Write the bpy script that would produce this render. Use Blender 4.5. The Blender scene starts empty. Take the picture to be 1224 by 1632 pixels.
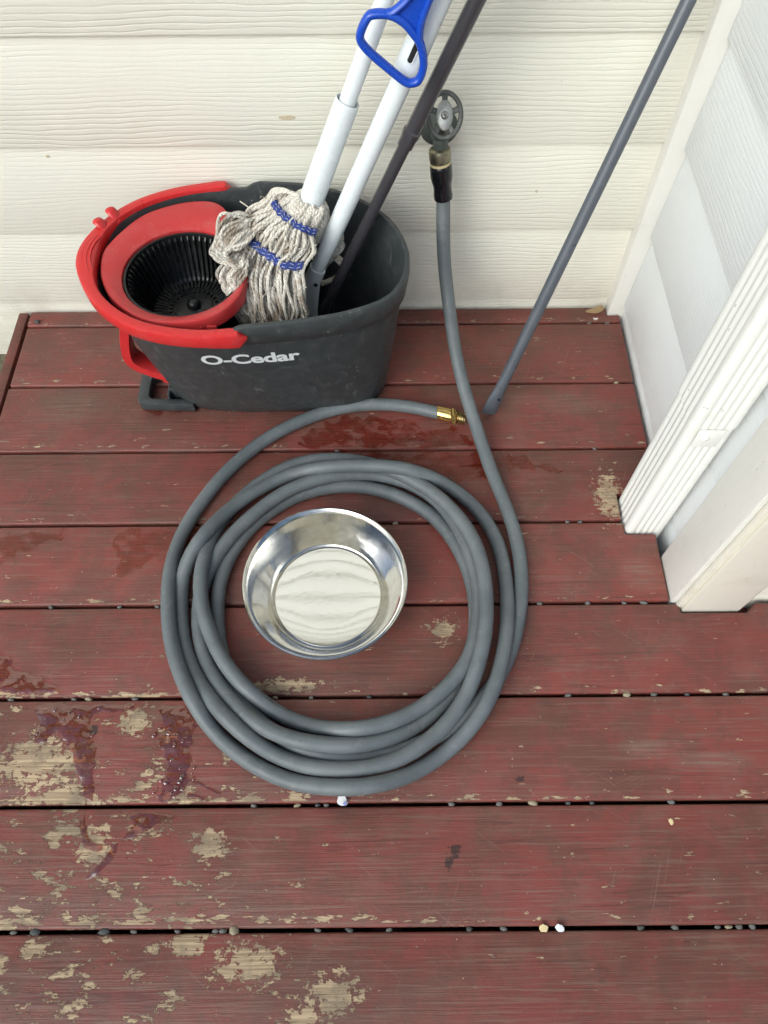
import bpy, bmesh, math, random
from mathutils import Vector, Matrix, noise as mnoise
R = math.radians
scene = bpy.context.scene
col = scene.collection

# ------------------------------------------------------------------ camera
PITCH = 60.934; ROLL = 0.458; CAM_H = 1.0454
cam = bpy.data.cameras.new('camera'); cam.sensor_fit = 'VERTICAL'; cam.sensor_height = 24.0
cam.lens = 17.206; cam.clip_start = 0.02; cam.clip_end = 500
camo = bpy.data.objects.new('camera', cam); col.objects.link(camo)
fw = Vector((0, math.cos(R(PITCH)), -math.sin(R(PITCH)))); up = Vector((0, math.sin(R(PITCH)), math.cos(R(PITCH))))
rt = Vector((1, 0, 0)); c_, s_ = math.cos(R(ROLL)), math.sin(R(ROLL))
cr_ = c_*rt - s_*up; cu_ = s_*rt + c_*up
m = Matrix((cr_, cu_, -fw)).transposed().to_4x4(); m.translation = (0, 0, CAM_H)
camo.matrix_world = m
scene.camera = camo

# ------------------------------------------------------------------ sky, sun, exposure
SUN_DIR = Vector((-0.80, -1.0, 0.90)).normalized()
w = bpy.data.worlds.new('World'); scene.world = w; w.use_nodes = True
nt = w.node_tree; bg = nt.nodes['Background']
sky = nt.nodes.new('ShaderNodeTexSky'); sky.sky_type = 'NISHITA'; sky.sun_disc = False
sky.sun_elevation = math.asin(SUN_DIR.z); sky.sun_rotation = math.atan2(SUN_DIR.x, SUN_DIR.y)
sky.air_density = 0.7; sky.dust_density = 6.0; sky.ozone_density = 0.4
nt.links.new(sky.outputs[0], bg.inputs[0]); bg.inputs[1].default_value = 0.14
sl = bpy.data.lights.new('sun', 'SUN'); sl.energy = 1.1; sl.angle = R(60); sl.color = (1.0, 0.965, 0.91)
so = bpy.data.objects.new('sun', sl); col.objects.link(so); so.rotation_euler = SUN_DIR.to_track_quat('Z', 'Y').to_euler()
vs = scene.view_settings; vs.view_transform = 'Standard'; vs.look = 'None'; vs.gamma = 1; vs.use_curve_mapping = False
vs.exposure = 0.21
vs.use_white_balance = True; vs.white_balance_temperature = 5600; vs.white_balance_tint = 1
scene.cycles.adaptive_threshold = 0.03; scene.cycles.max_bounces = 7; scene.cycles.diffuse_bounces = 3; scene.cycles.glossy_bounces = 4; scene.cycles.transparent_max_bounces = 8; scene.cycles.transmission_bounces = 2

# ------------------------------------------------------------------ node helpers
class NT:
    def __init__(s, name):
        s.m = bpy.data.materials.new(name); s.m.use_nodes = True; s.t = s.m.node_tree
        s.b = s.t.nodes['Principled BSDF']; s.out = s.t.nodes['Material Output']
    def n(s, ty, **kw):
        x = s.t.nodes.new(ty)
        for k, v in kw.items(): setattr(x, k, v)
        return x
    def put(s, sock, v):
        if v is None: return
        if hasattr(v, 'is_output'): s.t.links.new(v, sock)
        else:
            if isinstance(v, tuple) and len(v) == 3 and sock.type == 'RGBA': v = (*v, 1)
            sock.default_value = v
    def math(s, op, a, b=None, c=None, clamp=False):
        x = s.n('ShaderNodeMath', operation=op, use_clamp=clamp)
        s.put(x.inputs[0], a); s.put(x.inputs[1], b); s.put(x.inputs[2], c); return x.outputs[0]
    def add(s, a, b): return s.math('ADD', a, b)
    def mul(s, a, b): return s.math('MULTIPLY', a, b)
    def mx(s, a, b): return s.math('MAXIMUM', a, b)
    def step(s, v, lo, hi, o0=0., o1=1.):
        x = s.n('ShaderNodeMapRange', interpolation_type='SMOOTHSTEP')
        s.put(x.inputs[0], v); s.put(x.inputs[1], lo); s.put(x.inputs[2], hi); s.put(x.inputs[3], o0); s.put(x.inputs[4], o1); return x.outputs[0]
    def lin(s, v, lo, hi, o0=0., o1=1.):
        x = s.n('ShaderNodeMapRange')
        s.put(x.inputs[0], v); s.put(x.inputs[1], lo); s.put(x.inputs[2], hi); s.put(x.inputs[3], o0); s.put(x.inputs[4], o1); return x.outputs[0]
    def mix(s, f, a, b, mode='MIX'):
        x = s.n('ShaderNodeMix', data_type='RGBA', blend_type=mode)
        s.put(x.inputs[0], f); s.put(x.inputs[6], a); s.put(x.inputs[7], b); return x.outputs[2]
    def vmul(s, v, k):
        x = s.n('ShaderNodeVectorMath', operation='MULTIPLY'); s.put(x.inputs[0], v); s.put(x.inputs[1], k); return x.outputs[0]
    def vadd(s, v, k):
        x = s.n('ShaderNodeVectorMath', operation='ADD'); s.put(x.inputs[0], v); s.put(x.inputs[1], k); return x.outputs[0]
    def noise(s, v, scale, detail=4, rough=.55, dist=0., w=None):
        x = s.n('ShaderNodeTexNoise')
        if w is not None: x.noise_dimensions = '4D'; s.put(x.inputs['W'], w)
        s.put(x.inputs['Vector'], v); s.put(x.inputs['Scale'], scale); s.put(x.inputs['Detail'], detail)
        s.put(x.inputs['Roughness'], rough); s.put(x.inputs['Distortion'], dist); return x.outputs[0]
    def vor(s, v, scale, out=0):
        x = s.n('ShaderNodeTexVoronoi'); s.put(x.inputs['Vector'], v); s.put(x.inputs['Scale'], scale); return x.outputs[out]
    def pos(s): return s.n('ShaderNodeNewGeometry').outputs['Position']
    def obj(s): return s.n('ShaderNodeTexCoord').outputs['Object']
    def rand(s): return s.n('ShaderNodeObjectInfo').outputs['Random']
    def sep(s, v):
        x = s.n('ShaderNodeSeparateXYZ'); s.put(x.inputs[0], v); return x.outputs
    def comb(s, a, b, c):
        x = s.n('ShaderNodeCombineXYZ'); s.put(x.inputs[0], a); s.put(x.inputs[1], b); s.put(x.inputs[2], c); return x.outputs[0]
    def bump(s, h, strength=.5, dist=.001, nrm=None):
        x = s.n('ShaderNodeBump'); s.put(x.inputs['Height'], h); s.put(x.inputs['Strength'], strength); s.put(x.inputs['Distance'], dist)
        if nrm is not None: s.put(x.inputs['Normal'], nrm)
        return x.outputs[0]
    def set(s, **kw):
        for k, v in kw.items(): s.put(s.b.inputs[k.replace('_', ' ')], v)
        return s.m

def plastic(name, c, rough=.4, dust=.15, dustc=(.45, .44, .42), specks=0., scale=30, coat=0.):
    k = NT(name); p = k.pos()
    d = k.step(k.noise(p, scale, 6, .65), .45, .8)
    base = k.mix(k.mul(d, dust), c, dustc)
    if specks:
        v = k.vor(p, 190); sp = k.step(v, .15, .08)
        gate = k.step(k.noise(p, 15, 4, .7), .53, .64)
        sm = k.step(k.noise(k.vmul(p, (60., 60., 22.)), 1, 5, .75), .58, .72)
        base = k.mix(k.mul(sm, specks*.22), base, (.42, .43, .42))
        base = k.mix(k.mul(k.mul(sp, gate), specks), base, (.72, .72, .70))
    rg = k.lin(k.noise(p, scale*2, 4), .3, .7, rough-.08, rough+.12)
    return k.set(Base_Color=base, Roughness=rg, Normal=k.bump(k.noise(p, 420, 2), .06, .0005), Coat_Weight=coat, Coat_Roughness=.2)

# ------------------------------------------------------------------ materials
def mat_deck():
    k = NT('deck_paint'); p = k.pos(); x, y, z = k.sep(p)
    rnd = k.rand()
    pv = k.vadd(p, k.comb(k.mul(rnd, 7.3), 0., k.mul(rnd, 3.1)))
    grain = k.noise(k.vmul(pv, (9., 330., 30.)), 1, 3, .7, .25)
    grain2 = k.noise(k.vmul(pv, (2.6, 62., 10.)), 1, 3, .6, 2.2)
    big = k.noise(pv, 5.5, 2, .6); mid = k.noise(pv, 21, 4, .65); fine = k.noise(pv, 130, 3, .7)
    red = k.mix(k.step(big, .38, .62), (.205, .052, .040), (.155, .049, .037))
    red = k.mix(k.mul(k.step(mid, .45, .70), .45), red, (.195, .102, .075))          # dusty, chalked paint
    red = k.mix(k.mul(k.step(k.noise(pv, 9, 4, .7), .54, .76), .42), red, (.075, .045, .035))   # dark grime
    red = k.mix(k.mul(k.step(grain, .56, .66), .42), red, (.20, .130, .100))
    red = k.mix(k.mul(k.step(grain2, .60, .66), .38), red, (.045, .020, .017))
    worn = k.step(y, .50, -.05, .30, 1.)
    mott = k.noise(pv, 15, 7, .78)
    red = k.mix(k.mul(k.step(mott, .50, .56), .42), red, (.105, .057, .040))
    red = k.mix(k.mul(k.step(mott, .455, .44), .35), red, (.235, .050, .040))
    red = k.mix(k.mul(k.mul(k.step(grain, .53, .58), worn), .36), red, (.200, .126, .092))
    for (ca, sa, off_) in ((.92, .39, 3.), (.35, .94, 9.), (.80, -.60, 17.)):
        q = k.comb(k.mul(k.add(k.mul(x, ca), k.mul(y, sa)), 9.), k.mul(k.add(k.mul(y, ca), k.mul(x, -sa)), 260.), off_)
        sc = k.mul(k.step(k.noise(q, 1, 1, .5), .70, .735), k.step(k.noise(pv, 11, 2), .50, .60))
        red = k.mix(k.mul(sc, .24), red, (.26, .18, .135))
    # peeled paint
    reg = k.mul(k.step(x, .30, -.42, .06, 1.), k.step(y, .52, .12, .12, 1.))
    thr = k.lin(reg, 0., 1., .725, .546)
    n1 = k.noise(k.vmul(p, (20., 42., 1.)), 1, 8, .74, .1)
    peel = k.step(k.math('SUBTRACT', n1, thr), 0., .012)
    n2 = k.noise(k.vmul(p, (80., 105., 1.)), 1, 5, .72)
    for (cx, cy, a, b) in BLOB:
        dx = k.mul(k.math('SUBTRACT', x, cx), 1/a); dy = k.mul(k.math('SUBTRACT', y, cy), 1/b)
        d = k.math('SQRT', k.add(k.mul(dx, dx), k.mul(dy, dy)))
        d = k.add(d, k.mul(k.math('SUBTRACT', n2, .5), 6.0))
        peel = k.mx(peel, k.step(d, 1.02, .94))
    v = k.math('FRACT', k.math('DIVIDE', k.math('SUBTRACT', .9945, y), .1425))          # 0 at the far edge, 1 at the near edge of a plank
    edge = k.mul(k.step(v, .88, .975), k.step(reg, 0., .9, .45, 1.))
    peel = k.mx(peel, k.step(k.add(k.noise(k.vmul(p, (30., 90., 1.)), 1, 4, .7), k.mul(edge, .17)), .66, .685))
    peel = k.mul(peel, k.step(k.noise(k.vmul(pv, (20., 300., 1.)), 1, 2, .6), .30, .36))
    topm = k.step(z, -.006, -.003)
    peel = k.mul(peel, topm)
    wood = k.mix(k.step(grain, .38, .62), (.31, .225, .14), (.53, .405, .255))
    wood = k.mix(k.mul(k.step(mid, .46, .62), .7), wood, (.21, .170, .115))
    rimm = k.math('SUBTRACT', k.step(k.math('SUBTRACT', n1, thr), -.020, -.004), k.step(k.math('SUBTRACT', n1, thr), -.002, .004), clamp=True)
    red = k.mix(k.mul(rimm, .5), red, (.055, .030, .024))          # darker rim around the peeled patches
    base = k.mix(peel, red, wood)
    sp = k.mul(k.step(k.vor(p, 95), .085, .045), k.step(k.noise(p, 31, 2), .56, .62))
    base = k.mix(k.mul(sp, .8), base, (.62, .52, .42))
    smudge = k.mul(k.step(k.noise(k.vmul(pv, (9., 13., 1.)), 1, 5, .75), .66, .78), .45)
    base = k.mix(smudge, base, (.055, .042, .035))
    for (cx, cy, a, b, f_) in ((.36, .205, .05, .012, .5), (.455, .188, .06, .014, .7), (.33, .80, .07, .035, .45), (.24, .81, .05, .02, .35), (.02, .20, .05, .03, .4), (-.56, .80, .10, .05, .35), (.40, .47, .04, .04, .4)):
        dx = k.mul(k.math('SUBTRACT', x, cx), 1/a); dy = k.mul(k.math('SUBTRACT', y, cy), 1/b)
        d = k.add(k.math('SQRT', k.add(k.mul(dx, dx), k.mul(dy, dy))), k.mul(k.math('SUBTRACT', grain, .5), 1.6))
        base = k.mix(k.mul(k.mul(k.step(d, 1.2, .2), f_), k.step(grain, .40, .60, .2, 1.)), base, (.235, .185, .145))         # pale scuffs
    for (cx, cy, a) in ((.088, .077, .009), (.080, .064, .007), (.180, .165, .006), (-.41, .235, .008)):
        dx = k.math('SUBTRACT', x, cx); dy = k.math('SUBTRACT', y, cy)
        d = k.add(k.mul(k.math('SQRT', k.add(k.mul(dx, dx), k.mul(dy, dy))), 1/a), k.mul(k.math('SUBTRACT', n2, .5), 4.5))
        base = k.mix(k.mul(k.step(d, 1.0, .6), .8), base, (.020, .018, .016))        # dark stains
    h = k.add(k.mul(grain, .55), k.add(k.mul(grain2, .6), k.add(k.mul(fine, .35), k.mul(peel, -.75))))
    pit = k.mul(k.step(k.vor(k.vmul(pv, (1., 1.6, 1.)), 150), .12, .05), k.step(k.noise(pv, 17, 3), .50, .60))
    base = k.mix(k.mul(pit, .7), base, (.040, .026, .021))
    base = k.mix(k.lin(rnd, 0., 1., .0, .22), base, (.02, .012, .010))
    rough = k.lin(mid, .3, .7, .38, .62)
    return k.set(Base_Color=base, Roughness=k.mx(rough, k.mul(peel, .85)), Normal=k.bump(h, .85, .0013), Specular_IOR_Level=.42)

def mat_siding(name, c, dirt, bs=.40):
    k = NT(name); p = k.obj(); x, y, z = k.sep(p); r = k.rand()
    q = k.vadd(p, k.comb(k.mul(r, 31.), 0., k.mul(r, 17.)))
    wob = k.noise(k.vmul(q, (2.6, 1., 10.)), 1, 3, .5)
    wob2 = k.noise(k.vmul(q, (9., 1., 34.)), 1, 3, .55)
    ph = k.add(k.mul(z, 135.), k.add(k.mul(wob, 3.6), k.mul(wob2, 1.3)))
    ridge = k.math('POWER', k.add(k.mul(k.math('SINE', k.mul(ph, 6.2832)), .5), .5), 5.0)
    amp = k.step(k.noise(k.vmul(q, (2.0, 1., 16.)), 1, 3, .6), .34, .62, .25, 1.)
    fine = k.noise(k.vmul(q, (18., 18., 420.)), 1, 2, .6)
    h = k.add(k.mul(k.mul(ridge, amp), -.9), k.add(k.mul(fine, .35), k.mul(k.noise(q, 160, 2), .18)))
    wp = k.pos()
    d1 = k.step(k.noise(wp, 6, 6, .65), .46, .75)
    base = k.mix(k.mul(d1, .20), c, dirt)
    sp = k.mul(k.step(k.vor(wp, 52), .050, .025), k.step(k.noise(wp, 13, 2), .60, .66))
    base = k.mix(k.mul(sp, .75), base, (.18, .14, .10))
    low = k.mul(k.step(k.sep(wp)[2], .10, .0), k.step(k.noise(wp, 19, 6, .7), .40, .70))
    base = k.mix(k.mul(low, .30), base, (.42, .37, .28))
    return k.set(Base_Color=base, Roughness=.52, Normal=k.bump(h, bs, .0012), Specular_IOR_Level=.35)

def mat_trim(name, c):
    k = NT(name); p = k.pos()
    b = k.mix(k.mul(k.step(k.noise(p, 16, 6, .7), .52, .75), .22), c, (.52, .47, .37))
    chip = k.step(k.noise(k.vmul(p, (90., 90., 45.)), 1, 5, .75), .675, .70)
    b = k.mix(k.mul(chip, .7), b, (.20, .17, .14))
    h = k.add(k.noise(k.vmul(p, (160., 160., 9.)), 1, 4, .6), k.mul(k.noise(p, 60, 4), .6))
    return k.set(Base_Color=b, Roughness=.45, Normal=k.bump(h, .28, .001), Specular_IOR_Level=.4)

def mat_hose():
    k = NT('hose_rubber'); p = k.pos()
    b = k.mix(k.step(k.noise(p, 14, 5, .6), .35, .68), (.108, .122, .128), (.146, .162, .168))
    b = k.mix(k.mul(k.step(k.noise(p, 46, 4, .7), .66, .74), .35), b, (.055, .060, .062))
    b = k.mix(k.mul(k.step(k.noise(p, 75, 5, .75), .56, .68), .32), b, (.26, .25, .235))
    return k.set(Base_Color=b, Roughness=k.lin(k.noise(p, 20, 4), .3, .7, .38, .62), Normal=k.bump(k.noise(p, 600, 3), .15, .0005), Specular_IOR_Level=.45)

def mat_metal(name, c, rough, var=.08, bumpk=.0, tint=None, tintk=0.):
    k = NT(name); p = k.pos()
    b = c
    if tint: b = k.mix(k.mul(k.step(k.noise(p, 90, 5, .7), .42, .66), tintk), c, tint)
    return k.set(Base_Color=b, Metallic=1., Roughness=k.lin(k.noise(p, 40, 5, .65), .3, .7, max(.02, rough-var), rough+var),
                 Normal=k.bump(k.noise(p, 160, 4), bumpk, .001))

def mat_yarn():
    k = NT('cotton_yarn'); p = k.pos(); x, y, z = k.sep(p)
    att = k.n('ShaderNodeAttribute', attribute_name='dirt'); d = att.outputs['Fac']
    n = k.noise(p, 42, 5, .65)
    clean = k.mix(k.step(n, .4, .65), (.72, .68, .60), (.62, .57, .49))
    dirty = k.mix(k.step(n, .42, .6), (.40, .375, .335), (.27, .215, .165))
    b = k.mix(k.step(k.add(d, k.mul(k.math('SUBTRACT', n, .5), .9)), .25, .85), clean, dirty)
    tw = k.n('ShaderNodeAttribute', attribute_name='twist').outputs['Fac']
    h = k.add(k.math('ABSOLUTE', k.math('SINE', k.mul(tw, 3.14159))), k.mul(k.noise(p, 900, 2), .3))
    return k.set(Base_Color=k.mix(k.mul(k.step(h, .55, .15), .35), b, (.20, .17, .13)), Roughness=.92, Normal=k.bump(h, .8, .0011), Specular_IOR_Level=.15)

def schlick(k, nrm, f0):
    lw = k.n('ShaderNodeLayerWeight'); k.put(lw.inputs['Normal'], nrm)
    return k.add(k.mul(k.math('POWER', lw.outputs['Facing'], 5.), 1-f0), f0)
def mat_water():
    k = NT('water_film'); p = k.pos(); t = k.t
    h = k.noise(p, 34, 2, .4)
    nrm = k.bump(h, .75, .007)
    tr = k.n('ShaderNodeBsdfTransparent'); k.put(tr.inputs[0], (.82, .52, .42))
    gl = k.n('ShaderNodeBsdfGlossy'); k.put(gl.inputs['Roughness'], .03); k.put(gl.inputs['Normal'], nrm)
    mx = k.n('ShaderNodeMixShader'); k.put(mx.inputs[0], schlick(k, nrm, .15)); t.links.new(tr.outputs[0], mx.inputs[1]); t.links.new(gl.outputs[0], mx.inputs[2])
    t.links.new(mx.outputs[0], k.out.inputs[0]); return k.m

def mat_wet():
    # damp paint: thin broken film
    k = NT('damp_film'); p = k.pos(); t = k.t
    tr = k.n('ShaderNodeBsdfTransparent')
    n = k.noise(k.vmul(p, (30., 48., 1.)), 1, 6, .65)
    f = k.step(n, .40, .50)
    k.put(tr.inputs[0], k.mix(f, (1., 1., 1.), (.85, .62, .54)))
    gl = k.n('ShaderNodeBsdfGlossy'); k.put(gl.inputs['Roughness'], .10); nrm = k.bump(k.noise(p, 60, 4), .3, .002); k.put(gl.inputs['Normal'], nrm)
    mx = k.n('ShaderNodeMixShader'); k.put(mx.inputs[0], k.mul(k.mul(schlick(k, nrm, .05), f), .9)); t.links.new(tr.outputs[0], mx.inputs[1]); t.links.new(gl.outputs[0], mx.inputs[2])
    t.links.new(mx.outputs[0], k.out.inputs[0]); return k.m

def mat_ground():
    k = NT('ground_soil'); p = k.pos()
    b = k.mix(k.step(k.noise(p, 3, 6, .7), .4, .62), (.10, .115, .045), (.16, .13, .09))
    b = k.mix(k.mul(k.step(k.noise(p, 60, 4, .7), .5, .7), .6), b, (.26, .23, .17))
    return k.set(Base_Color=b, Roughness=.95, Normal=k.bump(k.noise(p, 90, 6, .7), .9, .01))

BLOB = [(0.37, 0.608, 0.019, 0.041), (-0.234, 0.088, 0.018, 0.016), (-0.066, -0.077, 0.028, 0.02), (-0.17, -0.045, 0.034, 0.019),
        (-0.478, 0.192, 0.06, 0.029), (-0.353, 0.247, 0.019, 0.017), (-0.433, 0.144, 0.06, 0.008), (0.086, 0.378, 0.019, 0.014), (-0.144, 0.297, 0.041, 0.009),
        (-0.381, 0.086, 0.02, 0.022), (-0.245, -0.021, 0.023, 0.013), (-0.102, -0.102, 0.022, 0.012)]
M = {}
M['deck'] = mat_deck()
M['cream'] = mat_siding('cream_siding_paint', (.81, .79, .69), (.65, .615, .51))
M['white'] = mat_siding('white_siding_paint', (.77, .79, .80), (.66, .65, .61), .26)
M['trim'] = mat_trim('white_trim_paint', (.82, .81, .76))
M['trim_cream'] = mat_trim('cream_trim_paint', (.82, .785, .68))
M['spout'] = mat_trim('downspout_paint', (.82, .82, .78))
M['hose'] = mat_hose()
M['charcoal'] = plastic('charcoal_plastic', (.036, .041, .043), .46, .22, (.17, .18, .18), .9, 60)
M['hole_shade'] = plastic('dark_hole_shade', (.020, .023, .026), .5, .05)  # near-black for the shaded inside of the screw hole
M['red'] = plastic('red_plastic', (.52, .020, .022), .34, .16, (.50, .16, .14), .15)
M['tray_red'] = plastic('tray_red_plastic', (.44, .030, .032), .40, .26, (.48, .20, .18), .35)
M['black'] = plastic('black_plastic', (.006, .0065, .007), .34, .06, (.06, .06, .06))
M['print'] = plastic('white_print', (.70, .73, .74), .5, .1)
M['pole_white'] = plastic('white_enamel', (.72, .76, .77), .28, .10, (.55, .55, .52), 0., 18)
M['sock'] = plastic('grey_socket_plastic', (.66, .68, .68), .45, .12)
M['pole_dark'] = NT('dark_pole_paint').set(Base_Color=(.042, .040, .046), Roughness=.24, Coat_Weight=.3, Coat_Roughness=.15)
M['pole_slate'] = plastic('slate_pole_paint', (.082, .092, .110), .34, .12, (.22, .22, .22), 0., 22)
M['blue'] = plastic('blue_plastic', (.012, .060, .44), .26, .05, (.2, .3, .6))
M['band'] = plastic('blue_woven_band', (.018, .036, .20), .85, .35, (.18, .19, .28), 0., 160)
M['stitch'] = plastic('band_stitch', (.40, .42, .52), .9, .1)
M['yarn'] = mat_yarn()
M['steel'] = mat_metal('steel_wall_dimmed', (.66, .645, .60), .13, .06, .04, (.52, .50, .45), .5)  # bowl steel darkened for dim reflections, plus random dull blotches
M['steel_floor'] = mat_metal('steel_floor_brightened', (.93, .93, .94), .045, .02, .03)  # same steel, colour brightened to carry the pale wall's reflection
M['brass'] = mat_metal('brass', (.78, .56, .20), .22, .08, .1, (.40, .27, .10), .5)
M['brass_thread'] = mat_metal('dull_brass', (.46, .36, .17), .34, .1, .2, (.22, .17, .09), .7)
M['brass_old'] = mat_metal('tarnished_brass', (.30, .27, .19), .45, .1, .3, (.12, .13, .11), .8)
M['old_metal'] = plastic('weathered_valve_metal', (.060, .070, .062), .5, .55, (.16, .17, .15), .2, 120)
M['wheel_metal'] = plastic('weathered_handwheel', (.070, .074, .070), .48, .6, (.22, .22, .21), .3, 110)
M['hub_metal'] = mat_metal('zinc_hub', (.42, .42, .40), .48, .1, .4, (.28, .28, .27), .8)
M['gasket'] = plastic('cream_gasket', (.62, .52, .28), .5, .15)
M['rubber_black'] = plastic('glossy_black_rubber', (.006, .006, .008), .20, .05, (.05, .05, .05))
M['water'] = mat_water(); M['wet'] = mat_wet(); M['ground'] = mat_ground()
def stone(n, c, c2):
    k = NT(n); p = k.pos(); return k.set(Base_Color=k.mix(k.noise(p, 160, 5, .7), c, c2), Roughness=.75, Normal=k.bump(k.noise(p, 300, 4), .3, .001))
PEBM = {'dark grey': stone('pebble_dark', (.035, .038, .038), (.10, .10, .095)), 'grey': stone('pebble_grey', (.07, .07, .065), (.19, .18, .165)), 'tan': stone('pebble_tan', (.22, .185, .12), (.36, .31, .21))}
M['leaf'] = stone('dry_leaf', (.16, .10, .045), (.30, .21, .10)); M['flake'] = stone('wood_flake', (.55, .42, .20), (.70, .58, .34)); M['petal'] = stone('white_scrap', (.75, .73, .70), (.62, .62, .66))
M['chip'] = stone('bare_siding_chip', (.42, .33, .20), (.62, .55, .42)); M['scrapblue'] = stone('blue_scrap', (.16, .18, .42), (.30, .30, .5))

# ------------------------------------------------------------------ mesh helpers
ORG = {}
def base_of(o): return ORG.get(o.name, Vector((0, 0, 0))) if o else Vector((0, 0, 0))
def thing(name, label, cat, loc=(0, 0, 0), group=None):
    o = bpy.data.objects.new(name, None); col.objects.link(o); o.location = loc; o.empty_display_size = .05
    o['label'] = label; o['category'] = cat
    if group: o['group'] = group
    ORG[o.name] = Vector(loc); return o
def structure(name, loc=(0, 0, 0)):
    o = bpy.data.objects.new(name, None); col.objects.link(o); o.location = loc; o['kind'] = 'structure'; ORG[o.name] = Vector(loc); return o
def tag(o, label, cat, group=None):
    o['label'] = label; o['category'] = cat
    if group: o['group'] = group
    return o
def mobj(name, V, F, mat, parent=None, smooth=True, origin=None):
    """V in world coordinates"""
    me = bpy.data.meshes.new(name); o0 = base_of(parent) if parent else Vector(origin or (0, 0, 0))
    me.from_pydata([(v[0]-o0.x, v[1]-o0.y, v[2]-o0.z) for v in V], [], F); me.validate()
    bm = bmesh.new(); bm.from_mesh(me); bmesh.ops.recalc_face_normals(bm, faces=bm.faces); bm.to_mesh(me); bm.free()
    me.materials.append(mat)
    if smooth:
        me.polygons.foreach_set('use_smooth', [True]*len(me.polygons)); me.set_sharp_from_angle(angle=R(38))
    o = bpy.data.objects.new(name, me); col.objects.link(o)
    if parent: o.parent = parent
    else: o.location = o0
    ORG[o.name] = o0; return o
def box(name, lo, hi, mat, parent=None, bev=.0015, origin=None, seg=2):
    V, F = box_vf(lo, hi)
    return bevelled(name, V, F, mat, parent, bev, seg, origin)
def box_vf(lo, hi):
    x0, y0, z0 = lo; x1, y1, z1 = hi
    return [(x0,y0,z0),(x1,y0,z0),(x1,y1,z0),(x0,y1,z0),(x0,y0,z1),(x1,y0,z1),(x1,y1,z1),(x0,y1,z1)], [(0,3,2,1),(4,5,6,7),(0,1,5,4),(1,2,6,5),(2,3,7,6),(3,0,4,7)]
def bevelled(name, V, F, mat, parent=None, bev=.0015, seg=2, origin=None):
    o = mobj(name, V, F, mat, parent, True, origin)
    if bev:
        bm = bmesh.new(); bm.from_mesh(o.data)
        ed = [e for e in bm.edges if len(e.link_faces) == 2 and e.calc_face_angle(0) > .5]
        bmesh.ops.bevel(bm, geom=ed, offset=bev, segments=seg, profile=.5, affect='EDGES', clamp_overlap=True)
        bm.to_mesh(o.data); bm.free()
        o.data.polygons.foreach_set('use_smooth', [True]*len(o.data.polygons)); o.data.set_sharp_from_angle(angle=R(32))
    return o
def prism(name, poly, z0, z1, mat, parent=None, bev=.0015, seg=2, axis='z'):
    n = len(poly); f = (lambda a, b, c: (a, b, c)) if axis == 'z' else (lambda a, b, c: (a, c, b))
    V = [f(a, b, z0) for a, b in poly] + [f(a, b, z1) for a, b in poly]
    F = [tuple(range(n))[::-1], tuple(range(n, 2*n))] + [(i, (i+1) % n, n+(i+1) % n, n+i) for i in range(n)]
    return bevelled(name, V, F, mat, parent, bev, seg)
def catmull(P, per=6, closed=False):
    P = [Vector(p) for p in P]; n = len(P); out = []
    for i in range(n if closed else n-1):
        g = (lambda k: P[k % n]) if closed else (lambda k: P[min(max(k, 0), n-1)])
        p0, p1, p2, p3 = g(i-1), g(i), g(i+1), g(i+2)
        for k in range(per):
            t = k/per; out.append(.5*((2*p1)+(p2-p0)*t+(2*p0-5*p1+4*p2-p3)*t*t+(3*p1-p0-3*p2+p3)*t**3))
    if not closed: out.append(P[-1].copy())
    return out
def tube_vf(path, rad, sides=12, closed=False, caps=True, squash=None, V=None, F=None):
    V = [] if V is None else V; F = [] if F is None else F; n = len(path); b0 = len(V)
    P = [Vector(p) for p in path]
    rf = rad if callable(rad) else (lambda t: rad)
    T = []
    for i in range(n):
        a = P[(i-1) % n] if closed else P[max(i-1, 0)]; b = P[(i+1) % n] if closed else P[min(i+1, n-1)]
        T.append((b-a).normalized())
    nrm = T[0].orthogonal().normalized()
    if squash: nrm = (Vector(squash[0]) - T[0]*Vector(squash[0]).dot(T[0])).normalized()
    for i in range(n):
        nrm = (nrm - T[i]*nrm.dot(T[i])).normalized()
        if squash: nrm = (Vector(squash[0]) - T[i]*Vector(squash[0]).dot(T[i])).normalized()
        bi = T[i].cross(nrm); r = rf(i/(n-1)); k = squash[1] if squash else 1.
        for j in range(sides):
            a = 2*math.pi*j/sides; V.append(P[i] + nrm*(math.cos(a)*r*k) + bi*(math.sin(a)*r))
    for i in range(n if closed else n-1):
        for j in range(sides):
            a = b0+i*sides+j; b = b0+i*sides+(j+1) % sides; c = b0+((i+1) % n)*sides+(j+1) % sides; d = b0+((i+1) % n)*sides+j
            F.append((a, b, c, d))
    if caps and not closed:
        F.append(tuple(b0+j for j in range(sides))[::-1]); F.append(tuple(b0+(n-1)*sides+j for j in range(sides)))
    return V, F
def tube(name, path, rad, mat, parent=None, sides=16, closed=False, squash=None, origin=None):
    V, F = tube_vf(path, rad, sides, closed, True, squash); return mobj(name, V, F, mat, parent, True, origin)
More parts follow.
